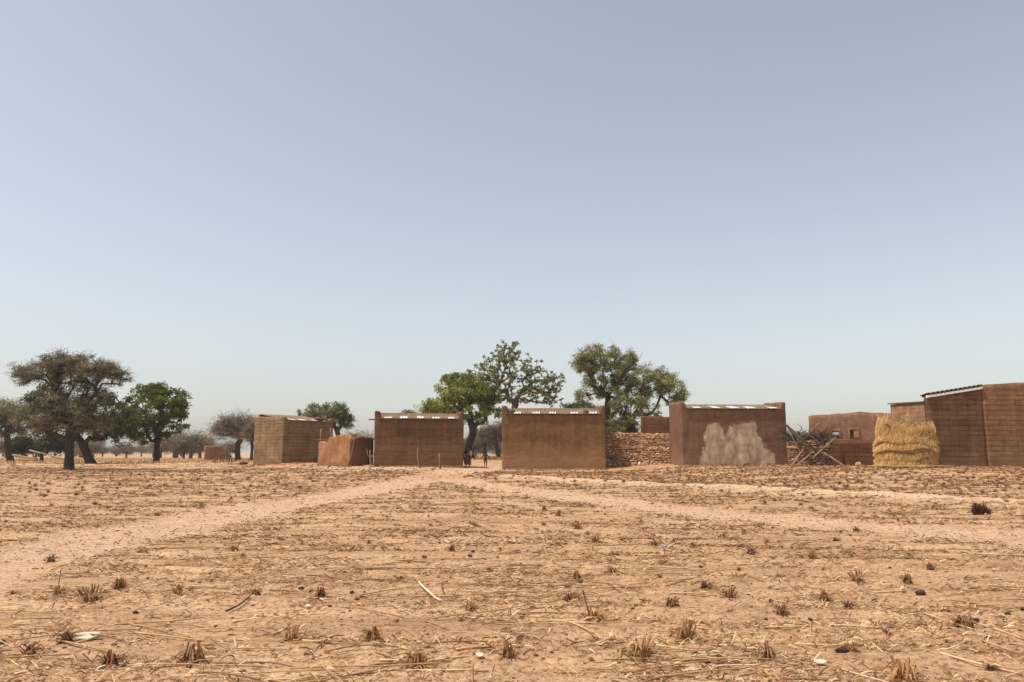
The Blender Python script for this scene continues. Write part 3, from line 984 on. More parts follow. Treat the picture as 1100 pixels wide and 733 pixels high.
for ti, (za, zb_) in enumerate(tiers):
    n = 6500
    a = rng.uniform(0, 2 * math.pi, n)
    z0 = za + np.abs(rng.normal(0, .09, n)); z1 = zb_ + rng.uniform(-.22, .12, n)
    if ti == 4:
        z1 = z1 + 0.65 * np.exp(-((a - math.pi * 1.1) / .4) ** 2) * rng.uniform(0, 1, n) + .5 * np.exp(-((a - math.pi * 1.9) / .3) ** 2) * rng.uniform(0, 1, n)
    if ti == 4: z1 = z1 - .22 * np.clip(np.cos(a) + .2, 0, 1) + .12 * np.sin(a * 7)
    wavy = .05 * np.sin(a * 5 + ti) + .06 * np.sin(a * 2.3 + ti * 1.7) ; z0 += wavy; z1 += wavy
    f0 = np.array([prof(q) for q in z0]) * rng.uniform(.97, 1.05, n); f1 = np.array([prof(q) for q in z1]) * rng.uniform(.94, 1.0, n)
    a1 = a + rng.normal(0, .16 + .05 * ti, n); f0, f1 = (f0 * (1.06 + .02 * rng.normal(size=n)), f1 * .93) if ti < 4 else (f0 * 1.0, f1 * (.84 + .12 * rng.random(n)))
    P0 = np.stack([RX * f0 * np.cos(a) + .04 * z0, RY * f0 * np.sin(a), z0], 1)
    P1 = np.stack([RX * f1 * np.cos(a1) + .04 * z1, RY * f1 * np.sin(a1), z1], 1)
    out = np.stack([np.cos(a), np.sin(a), 0 * a], 1) * 0.03
    blades('straw_tier', P0, P1, rng.uniform(.006, .014, n), palette(n, [srgb(232, 194, 132), srgb(244, 214, 156), srgb(248, 226, 176), srgb(206, 164, 104)]), e, bend=out, mat='thatch')
for zt in (.60, 1.1):
    bm = bmesh.new()
    pts = []
    for i in range(65):
        a = 2 * math.pi * i / 64
        z = zt + .05 * math.sin(a * 5 + 1); r_ = prof(z) * 1.03
        pts.append((RX * r_ * math.cos(a) + .04 * z, RY * r_ * math.sin(a), z))
    tube_bm(bm, pts, .014, 6, False)
    link('tie_rope', from_bm('tie_rope', bm, True), M['wood'], e)
n = 500
a = rng.uniform(math.pi, 2 * math.pi, n); q = rng.uniform(1.0, 1.45, n)
P0 = np.stack([RX * q * np.cos(a), RY * q * np.sin(a), np.full(n, .03)], 1)
blades('loose_straw', P0, P0 + np.stack([rng.normal(0, .2, n), rng.normal(0, .1, n), rng.uniform(0, .05, n)], 1), .012, palette(n, [srgb(208, 170, 108), srgb(230, 200, 144)]), e)
# brown reeds piled on top
n = 1700
u = rng.uniform(-1, 1, n)
P0 = np.stack([u * .95, rng.uniform(-.55, .3, n), 1.2 + rng.uniform(0, .5, n) * (1 - u * u)], 1)
dirn = np.where(rng.random(n) < .5, 1, -1)
ln = rng.uniform(.4, 1.1, n)
P1 = P0 + np.stack([dirn * ln * .6, rng.normal(0, .1, n), ln * rng.uniform(.25, .75, n)], 1)
P1[:, 0] = np.clip(P1[:, 0], -1.0, .95)
P1[:, 2] = np.minimum(P1[:, 2], 2.25 - .55 * np.abs(P1[:, 0] + .2))
blades('reeds', P0, P1, rng.uniform(.015, .035, n), palette(n, [srgb(170, 130, 94), srgb(196, 156, 112), srgb(214, 174, 124), srgb(136, 102, 74)]), e)


# ------------------------------------------------------------------ trees
def leaf_cloud(C, R_, n_per, size, pal, r, flat=0.75, aspect=0.45, tuft=False):
    """leaf-sized diamonds spread through clumps. C (k,3) centres, R_ (k,) radii"""
    k = len(C)
    tot = k * n_per
    ci = np.repeat(np.arange(k), n_per)
    d = r.normal(size=(tot, 3)); d /= np.linalg.norm(d, axis=1, keepdims=True)
    rad = R_[ci] * r.uniform(0.15, 1, tot) ** 0.6
    d[:, 2] *= flat
    c = C[ci] + d * rad[:, None]
    u = r.normal(size=(tot, 3)); u /= np.linalg.norm(u, axis=1, keepdims=True)
    if tuft: u = d * .8 + u * .5; u /= np.linalg.norm(u, axis=1, keepdims=True)
    v = np.cross(u, r.normal(size=(tot, 3))); v /= np.linalg.norm(v, axis=1, keepdims=True)
    s = size * r.uniform(.6, 1.35, tot)[:, None]
    V = np.stack([c - u * s, c + v * s * aspect, c + u * s, c - v * s * aspect], 1).reshape(-1, 3)
    Q = np.arange(tot * 4).reshape(tot, 4)
    cc = palette(k, pal, .18, r)[ci] * (1 + .15 * r.normal(size=(tot, 1)))
    return V, Q, np.repeat(np.clip(cc, .004, 1), 4, axis=0)


def skeleton(base, fork, targets, step=0.35, r=None, trunk_r=.25, droop=0.0, lean_pts=None, tip_r=.012):
    nodes = [Vector(base)]; par = [-1]
    way = [Vector(base)] + [Vector(q) for q in (lean_pts or [])] + [Vector(fork)]
    for a, b in zip(way[:-1], way[1:]):
        m = max(2, int((b - a).length / .3))
        for i in range(1, m + 1):
            p = a.lerp(b, i / m) + Vector((r.normal(0, .02), r.normal(0, .02), 0)) * (b - a).length * .3
            nodes.append(p); par.append(len(nodes) - 2)
    nf = len(nodes) - 1
    ft = Vector(fork)
    order = sorted(range(len(targets)), key=lambda i: (Vector(targets[i]) - ft).length)
    arr = np.array([tuple(n) for n in nodes]); elig = [nf - min(nf, 1), nf] if nf else [0]
    alln = [nodes[nf]]; idxs = [nf]
    tips = []
    for i in order:
        t = Vector(targets[i])
        A_ = np.array([tuple(q) for q in alln])
        dist = np.linalg.norm(A_ - np.array(tuple(t)), axis=1)
        # prefer attachments that point outwards from the fork
        dfork = np.linalg.norm(A_ - np.array(tuple(ft)), axis=1)
        cost = dist + .25 * dfork
        j = int(np.argmin(cost)); s = alln[j]
        pidx = idxs[j]
        L = (t - s).length
        m = max(1, int(L / step))
        side = Vector((r.normal(), r.normal(), r.normal())) * L * .10
        prev = pidx
        for q in range(1, m + 1):
            f = q / m
            p = s.lerp(t, f) + side * math.sin(math.pi * f) + Vector((0, 0, .14 * L * math.sin(math.pi * f) * (1 - droop * 2)))
            if q < m: p += Vector((r.normal(), r.normal(), r.normal())) * step * .10
            nodes.append(p); par.append(prev); prev = len(nodes) - 1
            alln.append(p); idxs.append(prev)
        tips.append(prev)
    n = len(nodes)
    w_ = np.zeros(n)
    child = np.zeros(n, int)
    for i in range(n):
        if par[i] >= 0: child[par[i]] += 1
    for i in range(n - 1, 0, -1):
        if child[i] == 0: w_[i] += 1
        w_[par[i]] += w_[i]
    rad = np.maximum(tip_r, trunk_r * (w_ / w_[0]) ** 0.5)
    for i in range(nf):
        rad[i] = trunk_r * (1 + .35 * math.exp(-i * 1.2)) * (1 - .10 * i / max(nf, 1))
    return nodes, par, rad


def wood_mesh(name, nodes, par, rad, sides=6):
    V = []; Q = []
    for i, p in enumerate(par):
        if p < 0: continue
        a, b = nodes[p], nodes[i]
        t = (b - a)
        if t.length < 1e-5: continue
        t.normalize()
        s_ = sides + 2 if rad[i] > .08 else (sides if rad[i] > .03 else 3)
        u = t.cross(Vector((.3, .2, .9)))
        if u.length < .1: u = t.cross(Vector((1, 0, 0)))
        u.normalize(); v = t.cross(u)
        ra = min(rad[p], rad[i] * 1.35); rb = rad[i]
        o = len(V)
        ext = t * rb * .3
        for k in range(s_):
            cs, sn = math.cos(2 * math.pi * k / s_), math.sin(2 * math.pi * k / s_)
            V.append(a - ext + (u * cs + v * sn) * ra); V.append(b + ext + (u * cs + v * sn) * rb)
        for k in range(s_):
            k2 = (k + 1) % s_
            Q.append((o + 2 * k, o + 2 * k2, o + 2 * k2 + 1, o + 2 * k + 1))
    return mesh_np(name, [tuple(q) for q in V], Q, smooth=True)


def tree(name, label, basepx, Y, fork, ells, n_t, n_leaf, lsize, clump_r, pal, trunk_r, bark='bark', seed=1, group=None,
         twigs=0, twig_pal=None, lean=None, aspect=.45, tuft=False, shell=.35, flat=.75, droop=0, depth=.85, cut=None, step=.35):
    """ells: crown lobes in photo pixels (cx,cy,rx,ry,weight) at distance Y; turned to metres round the trunk's own foot"""
    r = np.random.default_rng(seed)
    b0 = P(basepx[0], basepx[1], Y)
    b0.z = hz(b0.x, b0.y) - .05
    k = Y / F
    T = []
    tw = sum(q[4] for q in ells)
    for (cx, cy, rx, ry, w_) in ells:
        c = P(cx, cy, Y)
        for _ in range(max(1, int(n_t * w_ / tw))):
            d = r.normal(size=3); d /= np.linalg.norm(d)
            s = r.uniform(shell, 1) ** .5
            p = Vector((c.x + d[0] * rx * k * s, c.y + d[1] * rx * k * depth * s, c.z + d[2] * ry * k * s))
            T.append(p - b0)
    f0 = P(fork[0], fork[1], Y) - b0
    ln = [P(q[0], q[1], Y) - b0 for q in (lean or [])]
    nodes, par, rad = skeleton((0, 0, 0), f0, T, step=step, r=r, trunk_r=trunk_r, lean_pts=ln, droop=droop)
    e = empty(name, b0); tag(e, label, 'tree', group)
    link('trunk', wood_mesh('trunk', nodes, par, rad), M[bark], e)
    C = np.array([tuple(t) for t in T])
    Rr = clump_r * r.uniform(.6, 1.3, len(C))
    V, Q, cc = leaf_cloud(C, Rr, n_leaf, lsize, pal, r, flat, aspect, tuft)
    if twigs:
        m = len(C) * twigs
        ci = np.repeat(np.arange(len(C)), twigs)
        d = r.normal(size=(m, 3)); d[:, 2] = d[:, 2] * .6 + .15
        d /= np.linalg.norm(d, axis=1, keepdims=True)
        p0 = C[ci] + r.normal(size=(m, 3)) * clump_r * .35
        p1 = p0 + d * (clump_r * r.uniform(.5, 1.5, m))[:, None]
        s = np.cross(d, r.normal(size=(m, 3))); s /= np.linalg.norm(s, axis=1, keepdims=True)
        ww = .011 * max(1, Y / 50)
        V2 = np.stack([p0 - s * ww, p0 + s * ww, p1 + s * ww * .5, p1 - s * ww * .5], 1).reshape(-1, 3)
        Q2 = np.arange(m * 4).reshape(m, 4) + len(V)
        c2 = np.repeat(palette(m, twig_pal, .2, r), 4, axis=0)
        V = np.concatenate([V, V2]); Q = np.concatenate([Q, Q2]); cc = np.concatenate([cc, c2])
    link('crown', mesh_np('crown', V, Q, cc), M['leaf'], e)
    return e


G_BR = [srgb(126, 130, 60), srgb(144, 150, 68), srgb(158, 164, 78), srgb(112, 116, 52)]
G_MID = [srgb(84, 96, 50), srgb(98, 112, 58), srgb(116, 128, 68), srgb(74, 84, 46)]
G_OLIVE = [srgb(134, 136, 72), srgb(156, 156, 88), srgb(172, 170, 102), srgb(120, 122, 62)]
BRN = [srgb(132, 126, 92), srgb(154, 148, 112), srgb(112, 110, 78), srgb(130, 138, 88)]
TWB = [srgb(98, 84, 70), srgb(126, 112, 95), srgb(148, 134, 116)]
G_DK = [srgb(66, 72, 42), srgb(78, 84, 48), srgb(58, 64, 38)]

tree('acacia_tree', 'big brown thorny tree with a wide umbrella crown at left', (74, 505), 44, (75, 462),
     [(50, 398, 33, 11, 1.5), (88, 397, 40, 14, 2.4), (122, 404, 18, 10, .7), (28, 405, 14, 11, .4), (72, 388, 26, 9, .8), (75, 425, 36, 20, 2.0), (50, 448, 32, 13, 1.3), (95, 450, 30, 16, 1.2)],
     380, 60, .052, .34, BRN, .24, seed=3, twigs=34, twig_pal=TWB, shell=.15, flat=.6)
tree('tree', 'dark olive tree standing close behind the big thorny tree', (98, 498), 57, (90, 480),
     [(52, 430, 22, 18, 1.2), (62, 455, 34, 18, 1.5), (108, 440, 34, 22, 1.8), (125, 462, 22, 14, .9), (100, 462, 26, 12, .8)],
     220, 80, .095, .5, [srgb(88, 84, 48), srgb(96, 92, 54), srgb(78, 78, 42), srgb(100, 92, 62)], .30, seed=5, lean=[(94, 490)])
tree('tree', 'bright green tree with leafy tufts on its top right, left of centre field', (168, 498), 62, (169, 474),
     [(168, 440, 32, 22, 2.4), (160, 424, 18, 11, .8), (182, 432, 20, 16, .9), (150, 455, 24, 16, 1.2), (185, 456, 18, 14, .8), (158, 470, 20, 7, .4), (196, 430, 9, 10, .35), (172, 416, 10, 5, .3), (130, 448, 10, 12, .4)],
     330, 56, .095, .42, [srgb(104, 112, 44), srgb(90, 98, 36), srgb(120, 128, 50), srgb(108, 106, 46)], .24, seed=8, tuft=True)
# tufts sticking up out of it
tree('tree', 'sparse grey thorn tree cut by the left edge of the view', (11, 496.5), 66, (8, 474),
     [(8, 440, 28, 11, 1.5), (-15, 452, 24, 16, 1), (20, 456, 14, 12, .7), (-2, 462, 26, 10, .6)],
     170, 40, .075, .5, BRN, .25, seed=9, twigs=26, twig_pal=TWB, shell=.3)
tree('tree', 'light green round crown showing behind the block house at left', (362, 493), 62, (364, 470),
     [(345, 444, 24, 10, 1.5), (358, 443, 16, 9, 1.2), (366, 447, 12, 13, .9), (334, 450, 14, 7, .5), (372, 452, 7, 9, .4), (345, 455, 26, 8, .6)],
     210, 36, .085, .36, [srgb(124, 138, 92), srgb(142, 156, 108), srgb(108, 120, 80), srgb(98, 104, 76)], .2, 'barkgrey', seed=10, twigs=10, twig_pal=TWB, shell=.3)
tree('tree', 'dense green tree with thick forked trunk in the gap, behind the people', (506, 491), 60, (505, 474),
     [(500, 420, 34, 17, 2.6), (478, 436, 26, 11, 1.3), (515, 440, 24, 18, 1.3), (462, 440, 14, 6, .5), (524, 425, 16, 16, .8), (495, 408, 20, 8, .6)],
     400, 52, .09, .40, G_BR, .30, seed=12, shell=.2, lean=[(503, 482)])
tree('shea_tree', 'tall airy tree with round leaf tufts rising behind the middle house', (553, 490), 58, (553, 434),
     [(545, 378, 18, 14, 1.0), (552, 400, 40, 22, 2.4), (580, 415, 26, 20, 1.5), (525, 402, 24, 14, 1.0), (598, 408, 10, 10, .3), (560, 425, 40, 10, 1.0), (595, 425, 14, 13, .5), (535, 386, 20, 12, .5)],
     520, 15, .10, .17, [srgb(124, 130, 78), srgb(146, 150, 94), srgb(110, 116, 66), srgb(160, 162, 108)], .26, 'barkgrey', seed=14, tuft=True, shell=.05, flat=.8)
tree('tree', 'grey green feathery tree with tall dark trunk, left of the pair behind the stone wall', (652, 492), 54, (653, 425),
     [(650, 385, 34, 14, 2.0), (628, 392, 14, 12, .6), (672, 392, 16, 14, .7), (635, 420, 20, 12, .8), (660, 440, 16, 16, .6), (655, 462, 14, 14, .5), (645, 400, 24, 14, .9), (665, 415, 16, 14, .8)],
     330, 48, .068, .34, G_OLIVE, .22, seed=16, twigs=14, twig_pal=TWB, shell=.15)
tree('tree', 'grey green tree with slanting branches, right of the pair behind the stone wall', (678, 492), 53, (679, 452),
     [(698, 408, 30, 16, 2.2), (722, 420, 16, 15, .8), (680, 430, 28, 20, 1.6), (690, 455, 30, 14, 1.2), (668, 462, 16, 16, .8), (730, 430, 9, 12, .3), (690, 478, 22, 12, 1.0), (668, 400, 8, 10, .3)],
     380, 48, .068, .34, G_OLIVE, .22, seed=17, twigs=14, twig_pal=TWB, shell=.15)
tree('tree', 'low dark green crown just above the roof of the middle house, right end', (626, 490), 75, (626, 470),
     [(622, 440, 18, 8, 1), (636, 445, 12, 8, .6)], 90, 60, .11, .5, G_MID, .2, seed=18)
tree('tree', 'small pale crown peeping over the dark plastered house', (443, 491), 80, (443, 470),
     [(441, 447, 9, 5, 1)], 40, 40, .11, .5, [srgb(150, 150, 130), srgb(130, 132, 112)], .15, 'barkgrey', seed=19)
tree('tree', 'bare brown tree at the right of the gap, beside the middle house', (536, 489.5), 95, (533, 478),
     [(528, 466, 16, 8, 1), (540, 463, 14, 9, .8)], 90, 30, .10, .7, [srgb(112, 94, 74), srgb(130, 110, 86), srgb(100, 92, 66)], .26, seed=20, twigs=30, twig_pal=TWB)
tree('tree', 'bare spreading tree left of the block house, trunk near the branch heap', (256, 491), 85, (255, 478),
     [(255, 455, 20, 8, 1.4), (243, 462, 18, 8, .9), (264, 462, 15, 11, 1)], 110, 14, .08, .8, BRN, .30, seed=21, twigs=34, twig_pal=TWB, shell=.3, step=.6)
tree('tree', 'bare tree touching the left wall of the block house', (270, 491), 80, (271, 480),
     [(273, 464, 12, 10, 1)], 50, 14, .08, .7, BRN, .16, seed=22, twigs=30, twig_pal=TWB, shell=.3)
tree('bush', 'dark green shrub mass under the big thorny tree at left', (45, 493), 72, (45, 486),
     [(45, 476, 28, 10, 1.4), (20, 478, 14, 8, .6), (65, 480, 14, 8, .5)], 120, 60, .10, .6, [srgb(66, 66, 42), srgb(74, 74, 48), srgb(58, 58, 38)], .15, seed=23)

# treeline of small scrub trees far off (copies)
protos = []
for s in range(4):
    p = tree('scrub_tree', 'x', (205, 490), 120, (205 + s, 483), [(205, 474, 15, 8, 1.2), (197 + 4 * s, 477, 12, 7, .7), (214, 478, 10, 6, .6)],
             46, 14, .16, 1.0, [srgb(140, 118, 92), srgb(156, 134, 106), srgb(126, 110, 82), srgb(128, 124, 84)], .24, 'barkgrey', seed=30 + s, twigs=30, twig_pal=TWB, shell=.2, step=1.0)
    protos.append(p)
spots = []
rs = random.Random(12)
for i in range(46):
    px = rs.uniform(-30, 296); Y = rs.uniform(105, 260); spots.append((px, Y))
for i in range(12):
    spots.append((rs.uniform(496, 545), rs.uniform(100, 230)))
for i in range(8):
    spots.append((rs.uniform(640, 900), rs.uniform(110, 200)))
spots = [(205, 112), (190, 130), (215, 124)] + spots
for i, (px, Y) in enumerate(spots):
    src = protos[i % 4]
    if i < 4: o = src; kids = []
    else:
        o = src.copy(); COL.objects.link(o); kids = [k for k in src.children]
        for kch in kids:
            c = kch.copy(); COL.objects.link(c); c.parent = o
    q = P(px, 489, Y)
    o.location = (q.x, Y, hz(q.x, Y) - .05)
    sc0 = rs.uniform(.55, 1.0) * (1.15 if i < 3 else 1)
    o.scale = (sc0 * rs.uniform(.9, 1.2), sc0, sc0 * rs.uniform(.8, 1.05)); o.rotation_euler = (0, 0, rs.uniform(0, 6.28))
    if px < 300:
        o['label'] = 'small bare scrub tree in the distant treeline at left'; o['group'] = 'scrub trees in the distant treeline at left'
    elif px < 560:
        o['label'] = 'small bare scrub tree far off in the gap between houses'; o['group'] = 'scrub trees far off in the gap'
    else:
        o['label'] = 'small scrub tree far behind the compound walls'; o['group'] = 'scrub trees behind the walls'

# white fallen logs far left
for i, (a, b, c_, d_) in enumerate([(14, 489, 40, 493), (32, 484, 50, 488), (55, 490, 72, 494), (20, 494, 44, 495)]):
    gpole('log', (a, b), 64 + i * .4, (c_, d_), 63 + i * .4, .09, .06, M['woodpale'], ['pale log slanting down in the heap far left', 'topmost pale log of the heap far left',
          'pale log at the right end of the heap far left', 'lowest pale log lying on the ground far left'][i], cat='log', group='logs far left', seed=90 + i)


# ------------------------------------------------------------------ people
def skin_body(name, verts, edges, radii, mat, parent=None, sub=2, root=0):
    me = bpy.data.meshes.new(name)
    me.from_pydata([tuple(v) for v in verts], edges, [])
    o = bpy.data.objects.new(name, me); COL.objects.link(o)
    m = o.modifiers.new('skin', 'SKIN'); m.use_smooth_shade = True
    for i, r_ in enumerate(radii):
        me.skin_vertices[0].data[i].radius = (r_, r_) if not hasattr(r_, '__len__') else r_
    me.skin_vertices[0].data[root].use_root = True
    s = o.modifiers.new('sub', 'SUBSURF'); s.levels = sub; s.render_levels = sub
    dg = bpy.context.evaluated_depsgraph_get()
    me2 = bpy.data.meshes.new_from_object(o.evaluated_get(dg))
    bpy.data.objects.remove(o)
    me2.materials.clear()
    for p in me2.polygons: p.use_smooth = True
    return link(name, me2, mat, parent)


def head_parts(e, c, r_, face):
    """ears, eyes, nose for small figures: kept in one mesh with the hair separate"""
    bm = bmesh.new()
    bmesh.ops.create_uvsphere(bm, u_segments=16, v_segments=10, radius=1)
    for v in bm.verts: v.co = Vector(c) + Vector((v.co.x * r_ * .86, v.co.y * r_ * .95 + r_ * .12, v.co.z * r_ * .95 + r_ * .16))
    link('hair', from_bm('hair', bm, True), M['hair'], e)


# child walking towards the camera in the gap, arms held out
c0 = P(521.5, 501.5, 47); c0.z = hz(c0.x, c0.y)
e = empty('person', c0); tag(e, 'small child in the gap between houses, walking with arms held out, shirtless in brown shorts', 'person')
s = 1.0
Vb = [(0, 0, .47), (0, 0, .58), (0, -.01, .70), (0, 0, .765), (0, -.01, .80), (0, -.02, .87), (0, -.02, .94),
      (.055, 0, .45), (.065, -.03, .25), (.05, .02, .04), (.05, -.07, .02),
      (-.055, 0, .45), (-.05, -.11, .27), (-.045, -.04, .09), (-.045, -.13, .06),
      (.10, 0, .72), (.20, -.02, .60), (.27, -.05, .50), (.30, -.07, .45),
      (-.10, 0, .72), (-.20, -.03, .60), (-.27, -.09, .52), (-.31, -.12, .49),
      (.325, -.085, .42), (.31, -.10, .42), (.335, -.07, .425), (.30, -.095, .46),
      (-.34, -.14, .475), (-.33, -.15, .46), (-.345, -.125, .48), (-.30, -.15, .495), (0, -.095, .86)]
Eb = [(0, 1), (1, 2), (2, 3), (3, 4), (4, 5), (5, 6), (0, 7), (7, 8), (8, 9), (9, 10), (0, 11), (11, 12), (12, 13), (13, 14),
      (2, 15), (15, 16), (16, 17), (17, 18), (2, 19), (19, 20), (20, 21), (21, 22), (18, 23), (18, 24), (18, 25), (18, 26), (22, 27), (22, 28), (22, 29), (22, 30), (5, 31)]
Rb = [(.075, .06), (.07, .058), (.085, .06), .035, .032, .072, .055, .05, .036, .024, .02, .05, .036, .024, .02,
      .033, .025, .02, .017, .033, .025, .02, .017, .008, .008, .008, .008, .008, .008, .008, .008, .012]
skin_body('body', Vb, Eb, Rb, M['skin'], e)
head_parts(e, (0, -.015, .89), .078, 0)
skin_body('shorts', [(0, 0, .50), (0, 0, .42), (.06, -.01, .36), (-.055, -.04, .36), (.066, -.02, .29), (-.052, -.075, .31)], [(0, 1), (0, 2), (0, 3), (2, 4), (3, 5)],
          [(.088, .072), (.075, .06), .06, .06, .056, .056], M['clothbrown'], e)
# adult bending over at the corner of the dark house
c0 = P(502.5, 502, 46); c0.z = hz(c0.x, c0.y)
e = empty('person', c0); tag(e, 'adult bending down beside the dark house, grey top and dark red wrap', 'person')
Va = [(0, 0, .62), (-.03, -.12, .78), (-.06, -.28, .90), (-.08, -.38, .92), (-.10, -.44, .88), (-.11, -.52, .83), (-.11, -.56, .76),
      (.09, .02, .58), (.10, -.08, .32), (.10, .04, .06), (.10, -.10, .03),
      (-.09, .02, .58), (-.10, -.06, .32), (-.10, .06, .06), (-.10, -.08, .03),
      (.08, -.30, .84), (.12, -.38, .58), (.10, -.46, .34), (.09, -.48, .26),
      (-.20, -.28, .84), (-.22, -.38, .58), (-.18, -.48, .36), (-.17, -.50, .28),
      (.10, -.49, .19), (.075, -.50, .20), (.12, -.48, .205), (.06, -.47, .25), (-.17, -.51, .21), (-.195, -.51, .22), (-.145, -.50, .22), (-.14, -.50, .27)]
Ea = [(0, 1), (1, 2), (2, 3), (3, 4), (4, 5), (5, 6), (0, 7), (7, 8), (8, 9), (9, 10), (0, 11), (11, 12), (12, 13), (13, 14),
      (2, 15), (15, 16), (16, 17), (17, 18), (2, 19), (19, 20), (20, 21), (21, 22), (18, 23), (18, 24), (18, 25), (18, 26), (22, 27), (22, 28), (22, 29), (22, 30)]
Ra = [(.13, .11), (.12, .10), (.13, .10), .055, .05, .095, .07, .085, .06, .038, .03, .085, .06, .038, .03,
      .055, .04, .032, .028, .055, .04, .032, .028, .01, .01, .01, .01, .01, .01, .01, .01]
skin_body('body', Va, Ea, Ra, M['skin'], e)
head_parts(e, (-.105, -.50, .86), .098, 0)
skin_body('top', [(0, -.02, .68), (-.03, -.12, .79), (-.06, -.27, .90), (.09, -.30, .84), (-.205, -.28, .84), (.12, -.36, .66), (-.22, -.36, .66)],
          [(0, 1), (1, 2), (2, 3), (2, 4), (3, 5), (4, 6)], [(.15, .13), (.145, .125), (.15, .12), .07, .07, .055, .055], M['clothgrey'], e)
bm = bmesh.new()
rings = []
for j, (z, rx, ry, yo) in enumerate([(.74, .15, .14, -.02), (.62, .19, .17, 0), (.45, .20, .17, -.02), (.28, .20, .16, -.02), (.12, .21, .17, -.01)]):
    rings.append([bm.verts.new((math.cos(a * math.pi / 10) * rx * (1 + .05 * math.sin(a * 1.9)), yo + math.sin(a * math.pi / 10) * ry, z)) for a in range(20)])
for j in range(4):
    for i in range(20): bm.faces.new((rings[j][i], rings[j][(i + 1) % 20], rings[j + 1][(i + 1) % 20], rings[j + 1][i]))
link('wrap_skirt', from_bm('wrap_skirt', bm, True), M['clothred'], e)
o = link('shoulder_cloth', rock_mesh('shoulder_cloth', .09, .07, .16, 5), M['clothwhite'], e); o.location = (.17, -.16, .80)


# ------------------------------------------------------------------ small things on the ground
def ground_rock(name, label, px, py, sx, sy, sz, mat, cat, seed, group=None, rz=None, rough=.35):
    g = G(px, py)
    o = link(name, rock_mesh(name, sx, sy, sz, seed, 2, rough), M[mat])
    o.location = (g.x, g.y, g.z + sz * .55)
    o.rotation_euler = (0, 0, rz if rz is not None else seed * 1.3)
    return tag(o, label, cat, group)


ground_rock('brick_chunk', 'reddish broken mud brick lying in front of the large brick house', 967.5, 509.5, .24, .13, .10, 'stone2', 'brick', 3, rz=.1)
ground_rock('brick_chunk', 'flat dark broken brick lying nearer than the reddish one, right field', 977, 529, .15, .1, .05, 'stone2', 'brick', 4, rz=.1)
ground_rock('stone', 'dark stone in front of the pile of poles, left of two', 900, 507, .15, .1, .09, 'stone2', 'stone', 5, rz=.1)
ground_rock('stone', 'dark flat stone in front of the low dark wall, below the pale stone', 917.5, 503.5, .16, .12, .07, 'stone2', 'stone', 6, rz=.1)
ground_rock('stone', 'pale pointed stone at the foot of the low dark wall', 922, 501, .14, .12, .14, 'stone2', 'stone', 7)
ground_rock('stone', 'large pale stone against the rounded end of the low dark wall', 943.5, 501.5, .22, .2, .3, 'stone2', 'stone', 8, rough=.2)
ground_rock('clay_lump', 'dark clod on the pale bank just above the flat one, right edge', 1098, 546, .12, .08, .05, 'stone2', 'clod', 9, rz=0)
ground_rock('clay_lump', 'long flat dark clod right of the dead shrub, at the right edge', 1094, 555, .16, .07, .035, 'stone2', 'clod', 10, rz=0)
ground_rock('bundle', 'small pink and white bundle at the foot of the stone wall', 687, 500.5, .11, .09, .13, 'clothwhite', 'bundle', 11, rough=.15)
ground_rock('dark_lump', 'dark flat lump on the ground left of the block house', 261.5, 499.5, .30, .18, .10, 'dung', 'lump', 12, rz=0)
ground_rock('dung', 'upper of two black lumps stuck together in mid field', 508, 594, .028, .025, .026, 'black', 'lump', 13)
ground_rock('dung', 'lower of two black lumps stuck together in mid field', 505, 599, .035, .028, .028, 'black', 'lump', 14)
ground_rock('dung', 'black lump at left of the dark cluster beside the stubble, lower left centre', 324, 633, .038, .028, .02, 'black', 'lump', 15)
ground_rock('dung', 'small black lump at right of the dark cluster, lower left centre', 333, 634.5, .02, .018, .018, 'black', 'lump', 16)
ground_rock('dung', 'shiny dark curled lump alone at the bottom right', 905, 706, .052, .028, .024, 'dung', 'lump', 17, rz=.1)
ground_rock('dung', 'dark rounded lump near the stubble, right of centre low', 759, 714, .028, .018, .014, 'dung', 'lump', 18, rz=0)
ground_rock('dung', 'dark lump beside stubble in the right field', 989, 641, .055, .035, .03, 'dung', 'lump', 19, rz=0)
DL = [(480, 629), (378, 636), (388, 640), (384, 643), (579, 613), (1020, 656), (570, 672), (956, 611), (931, 601), (1049, 669), (828, 645), (53, 618), (107, 601),
      (823, 585), (1098, 652), (830, 568), (1016, 577), (445, 600), (623, 625), (870, 664), (951, 683), (753, 612), (690, 645), (76, 540), (3, 691), (1083, 665), (146, 660), (240, 640)]
for i, (a, b) in enumerate(DL):
    ground_rock('dung', 'small dark dung pellet or clod lying on the bare field', a, b, .028, .02, .016, 'dung', 'dung', 30 + i, group='small dark clods on the field', rz=i)

def flake(name, label, px, py, L, W_, T, mat, cat, rz, curl=.2):
    g = G(px, py)
    bm = bmesh.new(); n = 10
    rows = []
    for i in range(n + 1):
        u = i / n; w = W_ * math.sin(math.pi * min(1, max(0.04, u * .94 + .03))) ** .6
        z = curl * L * (u - .5) ** 2
        rows.append([bm.verts.new(((u - .5) * L, v * w / 2, z + abs(v) * W_ * .18 + T)) for v in (-1, -.5, 0, .5, 1)] +
                    [bm.verts.new(((u - .5) * L, v * w / 2, z + abs(v) * W_ * .18)) for v in (1, .5, 0, -.5, -1)])
    for i in range(n):
        for k in range(10): bm.faces.new((rows[i][k], rows[i][(k + 1) % 10], rows[i + 1][(k + 1) % 10], rows[i + 1][k]))
    bm.faces.new(rows[0][::-1]); bm.faces.new(rows[-1])
    o = link(name, from_bm(name, bm, True), M[mat]); o.location = (g.x, g.y, g.z + .015); o.rotation_euler = (.35, 0, rz)
    return tag(o, label, cat)


